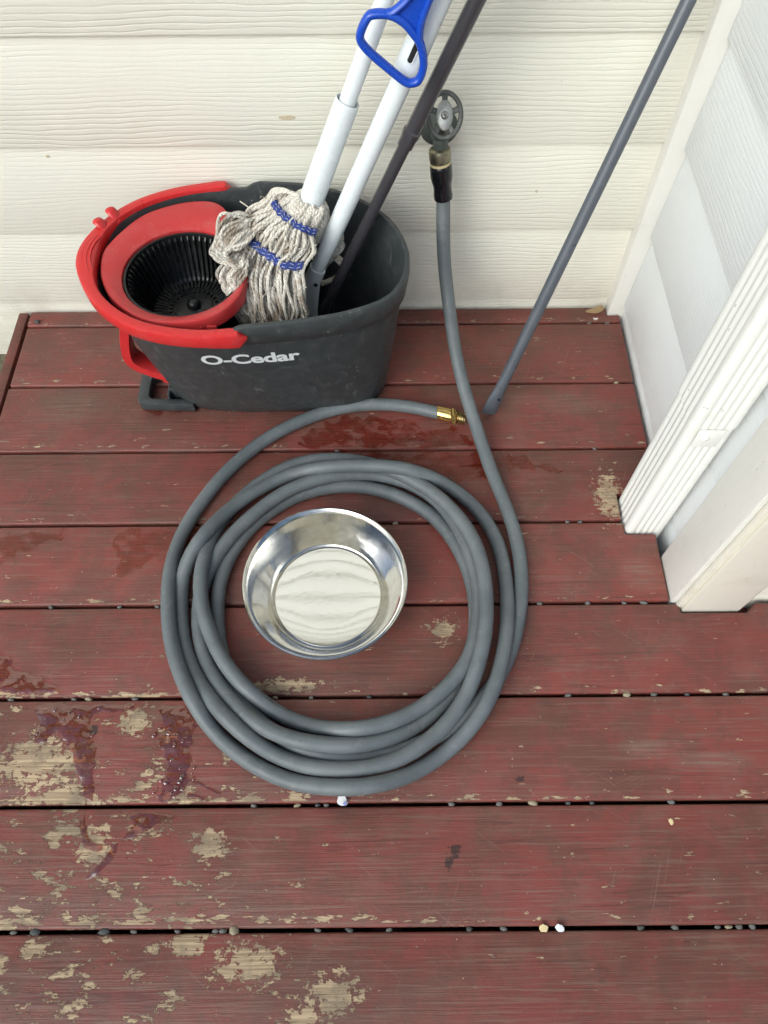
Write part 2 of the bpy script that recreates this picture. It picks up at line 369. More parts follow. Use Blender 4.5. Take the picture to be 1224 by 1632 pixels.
def lathe(name, prof, mat, parent=None, a=(0, 0, 0), axis=(0, 0, 1), seg=40, sx=1., xdir=None, origin=None, cap0=True, cap1=True):
    """prof: (radius, height along axis)"""
    A = Vector(a); w_ = Vector(axis).normalized()
    u = Vector(xdir).normalized() if xdir else (Vector((1, 0, 0)) - w_*w_.x).normalized() if abs(w_.x) < .9 else Vector((0, 1, 0))
    v = w_.cross(u); V = []; F = []
    for r_, h_ in prof:
        for j in range(seg):
            t = 2*math.pi*j/seg; V.append(A + u*(math.cos(t)*r_*sx) + v*(math.sin(t)*r_) + w_*h_)
    n = len(prof)
    for i in range(n-1):
        for j in range(seg): F.append((i*seg+j, i*seg+(j+1) % seg, (i+1)*seg+(j+1) % seg, (i+1)*seg+j))
    if cap0 and prof[0][0] > 1e-6: F.append(tuple(range(seg))[::-1])
    if cap1 and prof[-1][0] > 1e-6: F.append(tuple((n-1)*seg+j for j in range(seg)))
    return mobj(name, V, F, mat, parent, True, origin)

rng = random.Random(7)
# ------------------------------------------------------------------ ground
V = []; F = []; N_ = 24
for i in range(N_+1):
    for j in range(N_+1):
        u_, v_ = (i/N_*2-1), (j/N_*2-1); V.append((70*u_*abs(u_)**1.5, 70*v_*abs(v_)**1.5, -.125+.01*math.sin(i*2.1)*math.cos(j*1.7)))
for i in range(N_):
    for j in range(N_): a = i*(N_+1)+j; F.append((a, a+1, a+N_+2, a+N_+1))
g = mobj('ground', V, F, M['ground']); g['kind'] = 'structure'

# ------------------------------------------------------------------ deck
deck = structure('deck')
GAPS = [.990, .8455, .7027, .5615, .4205, .2795, .135, -.0106] + [-.0106-.1445*k for k in range(1, 8)]
def plank(poly, dz=0.):
    rx = rng.uniform(-.0005, .0005)
    return prism('plank', poly, -.036, 0.+rx+dz, M['deck'], deck, .0036, 3)
XL = -.676
for i, gy in enumerate([None]+GAPS[:-1]):
    hg = .0023 if i < 4 else .0025
    y1 = 1.029 if gy is None else gy-hg
    y0 = GAPS[i]+hg
    xl = XL + rng.uniform(-.003, .003)
    if i == 0: poly = [(xl, y0), (.4535, y0), (.4535, 1.009), (.4300, 1.009), (.4300, y1), (xl, y1)]
    elif i in (1, 2): poly = [(xl, y0), (.4530, y0), (.4530, y1), (xl, y1)]
    elif i == 3: poly = [(xl, y0), (.3845, y0), (.3845, .6145), (.4520, .6145), (.4520, y1), (xl, y1)]
    elif i == 4: poly = [(xl, y0), (.4350, y0), (.4350, .5375), (.3860, .5375), (.3860, y1), (xl, y1)]
    elif i == 5: poly = [(xl, y0), (1.75, y0), (1.75, .4185), (.565, .4185), (.548, .4035), (.4485, .4035), (.4485, y1), (xl, y1)]
    else: poly = [(xl, y0), (1.75, y0), (1.75, y1), (xl, y1)]
    plank(poly)
box('rim_board', (-.7005, -1.05, -.12), (-.6815, 1.028, -.0015), M['deck'], deck, .003)
for xj in (-.55, .0, .55, 1.1): box('joist', (xj-.019, -1.03, -.124), (xj+.019, 1.0, -.0375), M['deck'], deck, .002)

# ------------------------------------------------------------------ walls
EXP = .160
def siding(parent, n, z0, L, mat, org, rot):
    sec = [(0., 0.), (.0085, .197), (.0150, .197), (.0072, 0.)]
    V = [(0, y, z) for y, z in sec] + [(L, y, z) for y, z in sec]
    F = [(0, 1, 2, 3), (7, 6, 5, 4), (0, 4, 5, 1), (1, 5, 6, 2), (2, 6, 7, 3), (3, 7, 4, 0)]
    first = None
    for k in range(n):
        if first is None:
            o = bevelled('siding_board', V, F, mat, None, .0012, 2); first = o
        else:
            o = first.copy(); col.objects.link(o)
        o.parent = parent; o.rotation_euler = (0, 0, rot)
        j = rng.uniform(-.0012, .0012)
        b = base_of(parent); o.location = (org[0]-b.x, org[1]-b.y, z0+k*EXP-b.z + j)
wb = thing('siding_wall', 'cream painted lap siding wall behind the bucket and the spigot', 'wall', (-.3, 1.04, -.12))
siding(wb, 17, .022-EXP, 3.40, M['cream'], (-2.965, 1.0300, 0), 0.)
box('light_block_panel', (-2.96, 1.050, -.3), (.60, 1.09, 2.72), M['cream'], wb, 0)  # unseen panel behind the boards, added to block light
box('corner_post', (.4315, 1.0112, -.1), (.4755, 1.0490, 2.70), M['trim'], wb, .003)
box('added_eave', (-2.9, .74, 2.46), (1.9, 1.028, 2.50), M['trim'], wb, .002)  # unseen eave strip, added to cut sky light into the bucket
for (x_, z_, w2, h2) in ((-.1385, .385, .013, .0045), (-.516, .322, .004, .003), (.2515, .255, .003, .0025)):
    n = 11; V = [(x_, 1.0312-.0003+(z_ % .16)*.0, z_)]
    ring_ = [(x_+w2*math.cos(2*math.pi*i/n)*rng.uniform(.6, 1.1), z_+h2*math.sin(2*math.pi*i/n)*rng.uniform(.5, 1.1)) for i in range(n)]
    zb = .022+EXP*math.floor((z_-.022)/EXP); fy = lambda zz: 1.0300+.0085*(zz-zb)/.197
    V = [(x_, fy(z_)-.0006, z_)]+[(a, fy(b)-.0005, b) for a, b in ring_]+[(a, fy(b)+.002, b) for a, b in ring_]
    mobj('bare_chip', V, [(0, 1+i, 1+(i+1) % n) for i in range(n)]+[(1+i, 1+n+i, 1+n+(i+1) % n, 1+(i+1) % n) for i in range(n)], M['chip'], wb, False)
wr = thing('siding_wall', 'white painted lap siding side wall with corner trim behind the downspout', 'wall', (.5, .7, -.12))
siding(wr, 17, .022-EXP, .512, M['white'], (.4560, 1.0105, 0), -math.pi/2)
box('light_block_panel', (.4765, .440, -.3), (.52, 1.048, 2.72), M['white'], wr, 0)  # unseen light-blocking panel, added behind the side boards
box('corner_board', (.4375, .4215, -.11), (.4720, .5000, 2.70), M['trim'], wr, .0025)
box('trim_bead', (.4440, .4130, -.11), (.4560, .4213, 2.70), M['trim_cream'], wr, .003)
prism('corner_board', [(.4515, .4070), (.5380, .4070), (.5560, .4205), (.5560, .4380), (.4760, .4380), (.4565, .4212), (.4515, .4125)], -.11, 2.70, M['trim_cream'], wr, .0025)
siding(wr, 17, .022-EXP, 1.35, M['cream'], (.5562, .4210, 0), 0.)
box('light_block_panel', (.5210, .4405, -.3), (1.90, .47, 2.72), M['cream'], wr, 0)  # unseen panel added behind the front boards against stray light

# ------------------------------------------------------------------ downspout
ds = thing('downspout', 'white fluted rectangular metal downspout at the side wall', 'downspout', (.419, .576, -.08))
def spout_loop(off):
    x0, x1, y0, y1 = .3885-off, .4490+off, .5415-off, .6105+off; pts = []; rr = .008
    def face(a, b, nx, ny):
        a = Vector(a); b = Vector(b)
        for i in range(29):
            t = i/28; am = 0.
            if .06 < t < .94: am = -.0016*(.5-.5*math.cos(2*math.pi*4*(t-.06)/.88))
            p = a.lerp(b, t); pts.append((p.x+nx*am, p.y+ny*am))
    def corner(cx, cy, a0):
        for i in range(1, 6): a = a0+math.pi/2*i/6; pts.append((cx+rr*math.cos(a), cy+rr*math.sin(a)))
    face((x0, y1-rr), (x0, y0+rr), -1, 0); corner(x0+rr, y0+rr, math.pi)
    face((x0+rr, y0), (x1-rr, y0), 0, -1); corner(x1-rr, y0+rr, 1.5*math.pi)
    face((x1, y0+rr), (x1, y1-rr), 1, 0); corner(x1-rr, y1-rr, 0.)
    face((x1-rr, y1), (x0+rr, y1), 0, 1); corner(x0+rr, y1-rr, .5*math.pi)
    return pts
def spout(name, z0, z1, off, n):
    lp = spout_loop(off); V = []; F = []; k = len(lp)
    for i in range(n+1):
        for a, b in lp: V.append((a, b, z0+(z1-z0)*i/n))
    for i in range(n):
        for j in range(k): F.append((i*k+j, i*k+(j+1) % k, (i+1)*k+(j+1) % k, (i+1)*k+j))
    F.append(tuple(range(k))); F.append(tuple(n*k+j for j in range(k)))
    return mobj(name, V, F, M['spout'], ds)
spout('lower_pipe', -.07, .300, 0., 4); spout('upper_pipe', .281, 2.70, .0013, 6)
lathe('rivet', [(.0055, 0), (.0052, .0012), (.003, .0026), (0, .003)], M['spout'], ds, (.4155, .5405, .262), (0, -1, 0), 16)
box('strap', (.402, .5396, .243), (.436, .5412, .2795), M['spout'], ds, .0006)

# ------------------------------------------------------------------ mop bucket
RIM = [(.034,.835),(.029,.875),(.008,.925),(-.040,.972),(-.105,1.000),(-.17,1.009),(-.235,1.010),(-.30,1.002),(-.362,.976),(-.404,.936),(-.425,.885),(-.423,.83),(-.399,.777),(-.343,.731),(-.27,.713),(-.2,.714),(-.13,.722),(-.06,.735),(0.,.760),(.026,.795)]
rim = catmull([(x, y, 0) for x, y in RIM], 6, True); NR = len(rim)
for _ in range(4): rim = [(rim[i-1]+2*rim[i]+rim[(i+1) % NR])/4 for i in range(NR)]
RC = Vector((-.2, .862, 0)); BC = Vector((-.184, .882, 0))
def base_pt(p):
    d = p-RC; a = math.atan2(d.y/.155, d.x/.235); e = 2/3.6
    ca, sa = math.cos(a), math.sin(a)
    return BC + Vector((.190*math.copysign(abs(ca)**e, ca), .101*math.copysign(abs(sa)**e, sa), 0))
basep = [base_pt(p) for p in rim]
for _ in range(3): basep = [(basep[i-1]+2*basep[i]+basep[(i+1) % NR])/4 for i in range(NR)]
ZR = .279
def ring(t, off=0.):
    L = [basep[i].lerp(rim[i], t) for i in range(NR)]; out = []
    for i in range(NR):
        tg = (L[(i+1) % NR]-L[i-1]).normalized(); out.append(L[i] + Vector((tg.y, -tg.x, 0))*off)
    return out
def lift(x): return .0115*max(0., min(1., (x+.215)/.018))
bk = thing('mop_bucket', 'dark grey oval mop bucket with red handle and spin wringer', 'mop bucket', (-.19, .88, 0))
def loft(name, specs, mat, parent, cap0=True, cap1=True, mod=None):
    V = []; F = []
    for (t, off, z, lf) in specs:
        for p in ring(t, off): V.append((p.x, p.y, z + lf*lift(p.x)))
    n = len(specs)
    for i in range(n-1):
        for j in range(NR): F.append((i*NR+j, i*NR+(j+1) % NR, (i+1)*NR+(j+1) % NR, (i+1)*NR+j))
    if cap0: F.append(tuple(range(NR)))
    if cap1: F.append(tuple((n-1)*NR+j for j in range(NR)))
    return mobj(name, V, F, mat, parent)
T_ = lambda z: z/ZR
loft('body', [(0, -.012, .0005, 0), (.0, -.004, .002, 0), (.012, .0, .007, 0)] + [(T_(z), .0018*math.sin(math.pi*T_(z)), z, 0) for z in (.03, .07, .11, .15, .19, .225, .246)]
     + [(T_(.248), .0044, .2485, 0), (T_(.251), .0066, .2510, 0), (1, .0068, .270, .6), (1, .0066, ZR-.001, 1), (1, .0052, ZR+.0010, 1), (1, .002, ZR+.0017, 1), (1, -.0006, ZR+.0010, 1), (1, -.0014, ZR-.002, 1),
        (T_(.2), -.004, .2, 0), (T_(.1), -.004, .1, 0), (.03, -.006, .010, 0), (.02, -.02, .007, 0)], M['charcoal'], bk)
def front_y(x, z):
    L = ring(T_(z), .0018*math.sin(math.pi*T_(z))); best = None
    for i in range(NR):
        a, b = L[i], L[(i+1) % NR]
        if a.y < RC.y and (a.x-x)*(b.x-x) <= 0 and abs(a.x-b.x) > 1e-9:
            y = a.y+(b.y-a.y)*(x-a.x)/(b.x-a.x); best = y if best is None else min(best, y)
    return best
# lettering printed on the front
def lettering(parent):
    cu = bpy.data.curves.new('txt', 'FONT'); cu.body = 'O-Cedar'; cu.size = 1.0; cu.offset = .032; cu.space_character = .98; cu.resolution_u = 5
    to = bpy.data.objects.new('txt', cu); col.objects.link(to); bpy.context.view_layer.update()
    me = bpy.data.meshes.new_from_object(to.evaluated_get(bpy.context.evaluated_depsgraph_get())); bpy.data.objects.remove(to)
    bm = bmesh.new(); bm.from_mesh(me); bmesh.ops.triangulate(bm, faces=bm.faces)
    for _ in range(2):
        bmesh.ops.subdivide_edges(bm, edges=[e for e in bm.edges if e.calc_length() > .06], cuts=1); bmesh.ops.triangulate(bm, faces=bm.faces)
    xs = [v.co.x for v in bm.verts]; x0, x1 = min(xs), max(xs)
    o0 = base_of(parent)
    for v in bm.verts:
        px = -.2705 + (v.co.x-x0)/(x1-x0)*.1475
        pz = .1885 + v.co.y*.0365 + (px+.27)*.035
        v.co = Vector((px, front_y(px, pz)-.0007, pz)) - o0
    bm.to_mesh(me); bm.free(); me.materials.clear(); me.materials.append(M['print']); me.name = 'lettering'
    o = bpy.data.objects.new('lettering', me); col.objects.link(o); o.parent = parent; return o
lettering(bk)
# red carrying handle lying on the rim
L = ring(1, .0075)
i0 = min(range(NR), key=lambda i: (L[i]-Vector((-.232, 1.02, 0))).length); i1 = min(range(NR), key=lambda i: (L[i]-Vector((-.192, .703, 0))).length)
idx = list(range(i0, i1+1)) if i0 < i1 else list(range(i0, NR))+list(range(0, i1+1))
hp = [L[i] for i in idx]; nh = len(hp); V = []; F = []; SEC = 14
def hprof(t):
    e = min(t, 1-t); end = max(0., 1-e/.055)
    hh = .0115 + .0025*max(0., 1-abs(e-.03)/.06) ; ww = .0085
    gr = math.exp(-((t-.485)/.095)**2); ww += .0065*gr; hh += .0010*gr
    if end > .6: k = math.sqrt(max(.02, 1-((end-.6)/.4)**2)); hh *= k; ww *= k
    return ww, hh, gr
for i, p in enumerate(hp):
    t = i/(nh-1); ww, hh, gr = hprof(t)
    tg = (hp[min(i+1, nh-1)]-hp[max(i-1, 0)]).normalized(); nn = Vector((tg.y, -tg.x, 0))
    zc = .2735 + .003*math.sin(math.pi*t); c0 = p + nn*(.0020*gr)
    for j in range(SEC):
        a = 2*math.pi*j/SEC; ca, sa = math.cos(a), math.sin(a); e = .38
        V.append(Vector((c0.x, c0.y, zc)) + nn*(ww*math.copysign(abs(ca)**e, ca)) + Vector((0, 0, hh*math.copysign(abs(sa)**e, sa))))
for i in range(nh-1):
    for j in range(SEC): F.append((i*SEC+j, i*SEC+(j+1) % SEC, (i+1)*SEC+(j+1) % SEC, (i+1)*SEC+j))
F.append(tuple(range(SEC))); F.append(tuple((nh-1)*SEC+j for j in range(SEC)))
hd = mobj('handle', V, F, M['red'], bk)
def on_handle(t, dn, dz):
    f = t*(nh-1); i = int(f); p = hp[i].lerp(hp[min(i+1, nh-1)], f-i); tg = (hp[min(i+1, nh-1)]-hp[max(i-1, 0)]).normalized(); nn = Vector((tg.y, -tg.x, 0))
    gr = math.exp(-((t-.485)/.095)**2)
    return p + nn*(dn+.0020*gr) + Vector((0, 0, .2735+.003*math.sin(math.pi*t)+dz))
for q, (dn, half) in enumerate([(-.0075, .070), (-.0015, .078), (.0045, .076), (.0105, .066)]):
    pts = [on_handle(.485+half*(k/12*2-1), dn-.004*abs(k/12*2-1)**2, .0128-.0008*q) for k in range(13)]
    tube('grip_rib', pts, lambda t: .0013*math.sin(math.pi*min(max(t, .04), .96))**.5+.0002, M['red'], hd, 6)
for t0 in (.315, .365):
    pts = [on_handle(t0, -.004, .004), on_handle(t0+.004, .000, .012), on_handle(t0+.006, .005, .017), on_handle(t0+.004, .010, .017)]
    tube('handle_lug', catmull(pts, 3), lambda t: .0100-.0025*t, M['red'], hd, 12, squash=((0, 0, 1), .5))
# red wringer tray with its round hole
HC = Vector((-.294, .838, 0)); HR = .0885
TR = [(-.4160,.850),(-.412,.890),(-.374,.950),(-.33,.977),(-.285,.987),(-.252,.978),(-.228,.940),(-.205,.885),(-.196,.838),(-.204,.782),(-.237,.743),(-.285,.730),(-.338,.738),(-.381,.771),(-.405,.809)]
tr = catmull([(x, y, 0) for x, y in TR], 6, True)
tr = [tr[(-i) % len(tr)] for i in range(len(tr))]; NT_ = len(tr)
V = []; F = []
def hole(i, r): d = tr[i]-HC; return HC + d.normalized()*r
prof = [(lambda i: tr[i], .2575), (lambda i: tr[i], .2755), (lambda i: tr[i]+(HC-tr[i]).normalized()*.0018, .2785), (lambda i: tr[i]+(HC-tr[i]).normalized()*.0045, .2795),
        (lambda i: tr[i].lerp(hole(i, HR), .5), .2775), (lambda i: hole(i, HR+.0045), .2745), (lambda i: hole(i, HR+.001), .2725), (lambda i: hole(i, HR), .2660), (lambda i: hole(i, HR-.0005), .2560)]
for f_, z_ in prof:
    for i in range(NT_): q = f_(i); V.append((q.x, q.y, z_ + (.003 if q.y < .80 and q.x > -.30 else 0.)*0))
for a in range(len(prof)-1):
    for i in range(NT_): F.append((a*NT_+i, a*NT_+(i+1) % NT_, (a+1)*NT_+(i+1) % NT_, (a+1)*NT_+i))
ty = mobj('wringer_tray', V, F, M['tray_red'], bk)
for x_ in (-.262, -.242): box('tray_clip', (x_-.007, .7330+.002*(x_ > -.25), .2560), (x_+.007, .7385, .2665), M['tray_red'], ty, .001)
# black spin basket
BZ = .198; BR = .060
bs = lathe('wringer_basket', [(HR-.0008, .2695), (HR-.004, .2695), (HR-.0055, .262), (BR+.006, BZ+.006), (BR, BZ), (.030, BZ-.0005), (.029, BZ+.002), (.018, BZ+.003), (0, BZ+.003),
           ][::-1], M['black'], bk, (HC.x, HC.y, 0), (0, 0, 1), 72, cap1=False)
V = []; F = []
for k in range(54):
    a = 2*math.pi*k/54; d = Vector((math.cos(a), math.sin(a), 0)); tgv = Vector((-d.y, d.x, 0))*.0016
    tp = HC+d*(HR-.0065); bt = HC+d*(BR+.005)
    b0 = len(V)
    for q, z_, inn in ((tp, .2665, .0005), (tp, .262, .0045), (bt, BZ+.004, .0045), (bt-d*.022, BZ+.0010, .0)):
        for sgn in (-1, 1):
            V.append(q+tgv*sgn+Vector((0, 0, z_))); V.append(q-d*inn+tgv*sgn*.6+Vector((0, 0, z_+.001)))
    for s in range(3):
        a0 = b0+s*4; a1 = a0+4
        F += [(a0+1, a0+3, a1+3, a1+1), (a0, a0+1, a1+1, a1), (a0+3, a0+2, a1+2, a1+3)]
o = mobj('basket_slats', V, F, M['black'], bs, False); o['kind'] = 'stuff'
V = []; F = []
for rr_, cnt in ((.036, 30), (.046, 36)):
    for k in range(cnt):
        a = 2*math.pi*k/cnt; d = Vector((math.cos(a), math.sin(a), 0)); t2 = Vector((-d.y, d.x, 0))
        c0 = HC+d*rr_+Vector((0, 0, BZ+.0012)); vv, ff = box_vf((-.003, -.0013, -.0008), (.003, .0013, .0012)); b0 = len(V)
        V += [c0+d*v[0]+t2*v[1]+Vector((0, 0, v[2])) for v in vv]; F += [tuple(b0+i for i in f) for f in ff]
o = mobj('floor_ribs', V, F, M['black'], bs, False); o['kind'] = 'stuff'
lathe('spindle_knob', [(.011, 0), (.0105, .005), (.008, .0085), (.004, .0105), (0, .011)], M['black'], bs, (HC.x, HC.y+.004, BZ+.003), (0, 0, 1), 20)
# pedal: red lever and grey foot loop
P = catmull([(-.372, .812, .235), (-.392, .812, .205), (-.406, .812, .165), (-.413, .812, .128), (-.406, .812, .108), (-.386, .812, .092), (-.364, .812, .080)], 5)
V = []; F = []
for i, p in enumerate(P):
    tg = (P[min(i+1, len(P)-1)]-P[max(i-1, 0)]).normalized(); nn = Vector((0, 1, 0)).cross(tg).normalized()
    for (u_, w_) in ((-.016, .006), (-.013, .0075), (.013, .0075), (.016, .006), (.016, -.007), (.012, -.0085), (.010, .002), (-.010, .002), (-.012, -.0085), (-.016, -.007)):
        V.append(p + Vector((0, 1, 0))*u_ - nn*w_)
for i in range(len(P)-1):
    for j in range(10): F.append((i*10+j, i*10+(j+1) % 10, (i+1)*10+(j+1) % 10, (i+1)*10+j))
F.append(tuple(range(10))); F.append(tuple((len(P)-1)*10+j for j in range(10)))
pl = mobj('pedal_lever', V, F, M['red'], bk)
prism('lever_pad', [(-.378, .086), (-.352, .070), (-.345, .050), (-.372, .064)], .800, .830, M['red'], pl, .002, 2, axis='y')
ft = prism('foot_loop', [(-.4305, .803), (-.427, .793), (-.418, .789), (-.330, .785), (-.330, .798), (-.405, .801), (-.411, .807), (-.411, .846), (-.405, .853), (-.330, .858), (-.330, .872), (-.418, .872), (-.427, .868), (-.4305, .858)], .001, .021, M['charcoal'], bk, .002)
for y_ in (.812, .832): box('foot_rib', (-.372, y_-.0015, .001), (-.335, y_+.0015, .034), M['charcoal'], ft, .0006)
box('foot_web', (-.376, .80, .001), (-.372, .856, .030), M['charcoal'], ft, .0008)

# ------------------------------------------------------------------ poles
def on(a, b, t): return Vector(a).lerp(Vector(b), t)
# string mop
MB = Vector((-.104, .912, .330)); MT = Vector((.003, .940, .580)); MD = (MT-MB)
mp = thing('string_mop', 'white poled string mop with cotton yarn head and blue bands', 'mop', tuple(MB-MD*.6))
tube('pole', [MB-MD*.35, MB+MD*.3, MB+MD*1.2, MB+MD*2.75], .0112, M['pole_white'], mp, 24)
sd = MD.normalized()
lathe('sleeve', [(.0100, .006), (.0172, .0), (.0178, .004), (.0176, .05), (.0168, .10), (.0164, .148), (.0163, .1545), (.0158, .156), (.0148, .1555), (.0146, .150), (.0120, .144)], M['pole_white'], mp, tuple(MB+sd*.001), tuple(sd), 36)
GRID = [
  [(-0.1421, 0.9221, 0.338), (-0.1289, 0.9138, 0.338), (-0.1176, 0.9042, 0.338), (-0.1063, 0.8946, 0.338), (-0.0953, 0.8905, 0.338), (-0.0845, 0.889, 0.338)],
  [(-0.1585, 0.9241, 0.326), (-0.1494, 0.901, 0.328), (-0.137, 0.8796, 0.33), (-0.1236, 0.865, 0.33), (-0.111, 0.8582, 0.328), (-0.0976, 0.8623, 0.32)],
  [(-0.1949, 0.9249, 0.306), (-0.1794, 0.885, 0.314), (-0.1591, 0.8586, 0.316), (-0.1401, 0.8429, 0.316), (-0.1204, 0.8373, 0.314), (-0.1, 0.8448, 0.305)],
  [(-0.2055, 0.9029, 0.288), (-0.1919, 0.8803, 0.291), (-0.173, 0.8568, 0.294), (-0.1535, 0.8384, 0.294), (-0.1368, 0.8276, 0.292), (-0.1155, 0.8305, 0.288)],
  [(-0.2214, 0.8567, 0.27), (-0.2041, 0.8334, 0.272), (-0.1844, 0.8193, 0.273), (-0.1615, 0.8064, 0.273), (-0.1394, 0.7997, 0.272), (-0.1123, 0.8014, 0.27)],
  [(-0.2213, 0.8124, 0.238), (-0.2012, 0.7969, 0.238), (-0.1802, 0.7904, 0.238), (-0.1595, 0.7876, 0.238), (-0.1372, 0.7874, 0.238), (-0.113, 0.7884, 0.238)],
  [(-0.2172, 0.8091, 0.16), (-0.2007, 0.8024, 0.16), (-0.1826, 0.7983, 0.16), (-0.1627, 0.7981, 0.16), (-0.1408, 0.7978, 0.16), (-0.1191, 0.8015, 0.16)]]
CL = {
'a': [(-0.1902, 0.901, 0.312), (-0.2106, 0.8939, 0.318), (-0.2282, 0.8832, 0.316), (-0.2408, 0.8586, 0.309), (-0.2462, 0.8447, 0.302), (-0.238, 0.8348, 0.297), (-0.2234, 0.8291, 0.295), (-0.213, 0.8243, 0.29)],
'a2': [(-0.1881, 0.8897, 0.308), (-0.1994, 0.8796, 0.312), (-0.215, 0.8663, 0.31), (-0.2274, 0.8527, 0.305), (-0.2327, 0.8416, 0.3), (-0.2251, 0.8321, 0.297), (-0.2164, 0.8302, 0.294), (-0.2093, 0.8243, 0.29)],
'b': [(-0.2075, 0.8661, 0.285), (-0.2166, 0.8336, 0.285), (-0.229, 0.82, 0.28), (-0.2329, 0.8112, 0.274), (-0.2265, 0.8028, 0.265), (-0.2211, 0.7941, 0.25), (-0.2196, 0.8014, 0.21)],
'b2': [(-0.2001, 0.8555, 0.285), (-0.2071, 0.8282, 0.284), (-0.2162, 0.8157, 0.278), (-0.2185, 0.8051, 0.27), (-0.2144, 0.7973, 0.258), (-0.2097, 0.7913, 0.24), (-0.2096, 0.7979, 0.2)],
'r': [(-0.0992, 0.925, 0.2972), (-0.0819, 0.925, 0.2891), (-0.0651, 0.922, 0.2659), (-0.0601, 0.918, 0.2501), (-0.0718, 0.915, 0.2332), (-0.0888, 0.915, 0.2157), (-0.101, 0.92, 0.1904)],
'r2': [(-0.0964, 0.92, 0.2842), (-0.0848, 0.918, 0.2718), (-0.0782, 0.915, 0.2553), (-0.0832, 0.915, 0.2383), (-0.0924, 0.915, 0.2208), (-0.1006, 0.92, 0.1957), (-0.1052, 0.925, 0.1668)],
'r3': [(-0.0939, 0.93, 0.2213), (-0.0744, 0.93, 0.2122), (-0.0598, 0.925, 0.1998), (-0.0605, 0.925, 0.1853), (-0.0773, 0.93, 0.1645), (-0.0963, 0.935, 0.1503)],
'top': [(-0.1188, 0.9073, 0.345), (-0.1379, 0.9172, 0.348), (-0.1521, 0.9199, 0.344), (-0.1621, 0.9153, 0.335), (-0.1725, 0.9118, 0.325)]}
GR = [[Vector(p) for p in r_] for r_ in GRID]
def rowpt(r_, u):
    u = min(max(u, 0), 1)*(len(r_)-1); i = min(int(u), len(r_)-2); t = u-i
    p0 = r_[max(i-1, 0)]; p1 = r_[i]; p2 = r_[i+1]; p3 = r_[min(i+2, len(r_)-1)]
    return .5*((2*p1)+(p2-p0)*t+(2*p0-5*p1+4*p2-p3)*t*t+(3*p1-p0-3*p2+p3)*t**3)
def gnorm(v, u):
    a = rowpt(GR[v], min(u+.08, 1))-rowpt(GR[v], max(u-.08, 0)); b = rowpt(GR[min(v+1, 6)], u)-rowpt(GR[max(v-1, 0)], u)
    n_ = a.cross(b).normalized()
    return n_ if n_.z-n_.y > 0 else -n_
YV = []; YF = []; YD = []; YT = []
def yarn(path, dirt, r_=.0025):
    n0 = len(YV); tube_vf(path, (lambda t: r_), 7, False, True, None, YV, YF)
    s = 0.; ln = [0.]
    for i in range(1, len(path)): s += (path[i]-path[i-1]).length; ln.append(s)
    for i in range(len(path)):
        for j in range(7): YD.append(dirt(i/(len(path)-1))); YT.append(ln[i]*150 + j/7*2.)
def wander(pts, amp, seed, freq=38.):
    o = Vector((seed*3.7, seed*1.3, seed*7.9))
    return [p + Vector([mnoise.noise(p*freq+o+Vector((k*11.3, 0, 0))) for k in range(3)])*amp for p in pts]
for layer, cnt in ((0, 36), (1, 34), (2, 28)):
    for k in range(cnt):
        u0 = (k+.5)/cnt + rng.uniform(-.012, .012); drift = rng.uniform(-.05, .05); pts = []
        lift_ = -.0050*layer + rng.uniform(-.0012, .0022)
        puff = rng.uniform(-.003, .007) if layer == 0 else 0
        for v in range(7):
            u = u0 + (drift*(v-3)/3 if v > 3 else 0)
            p = rowpt(GR[v], u) + gnorm(v, u)*(lift_ + (puff if v in (2, 4, 5) else 0))
            pts.append(p)
        seed = k+layer*50+.37
        q = wander(catmull(pts, 7), .0085 if layer == 0 else .005, seed, 26.)
        dl = .25*(1-u0)
        yarn(q, lambda t, dl=dl, k=k: max(0., t*1.3-.34)+dl*(1 if t > .3 else .2)+.30*math.sin(k*2.3+layer))
for k in range(14):
    ua = rng.uniform(.0, .95); ub = min(1., max(-.02, ua+rng.choice((-1, 1))*rng.uniform(.12, .32))); pts = []
    va = rng.choice((2, 3, 3, 4))
    for v in range(va, 7):
        u = ua+(ub-ua)*min(1., (v-va)/2.5); pts.append(rowpt(GR[v], u)+gnorm(v, min(max(u, 0), 1))*(.0045 if v > va else .001))
    yarn(wander(catmull(pts, 7), .007, k*3.1+200, 26.), lambda t, q=rng.uniform(.2, .8): q+.3*t)
def clump(ga, gb, cnt, amp, d0, r_=.0025, spread=.006, ext=1.):
    for k in range(cnt):
        t = k/(max(cnt-1, 1))*ext; off = Vector((rng.uniform(-1, 1), rng.uniform(-1, 1), rng.uniform(-.5, 1)))*spread
        pts = [Vector(a).lerp(Vector(b), t)+off*math.sin(math.pi*min(1, i/3)) if i else Vector(a).lerp(Vector(b), t) for i, (a, b) in enumerate(zip(CL[ga], CL[gb]))]
        yarn(wander(catmull(pts, 6), amp, k*1.7+len(ga)*9), lambda t, dd_=d0+rng.uniform(-.3, .3): dd_)
clump('a', 'a2', 46, .004, .62, .0025, .012, 1.7); clump('b', 'b2', 40, .004, .60, .0025, .011, 1.5); clump('r', 'r2', 30, .004, .35, .0025, .009)
for k in range(4):
    off = Vector((rng.uniform(-1, 1), rng.uniform(-1, 1), rng.uniform(-1, 1)))*.006
    yarn(wander(catmull([Vector(p)+off for p in CL['r3']], 6), .003, 31+k), lambda t: .5)
for k in range(12):
    off = Vector((rng.uniform(-1, .6), rng.uniform(-.6, 1), rng.uniform(-.8, .25)))*.010
    yarn(wander(catmull([Vector(p)+off*(i/4) for i, p in enumerate(CL['top'])], 6), .003, 61+k), lambda t: .1)
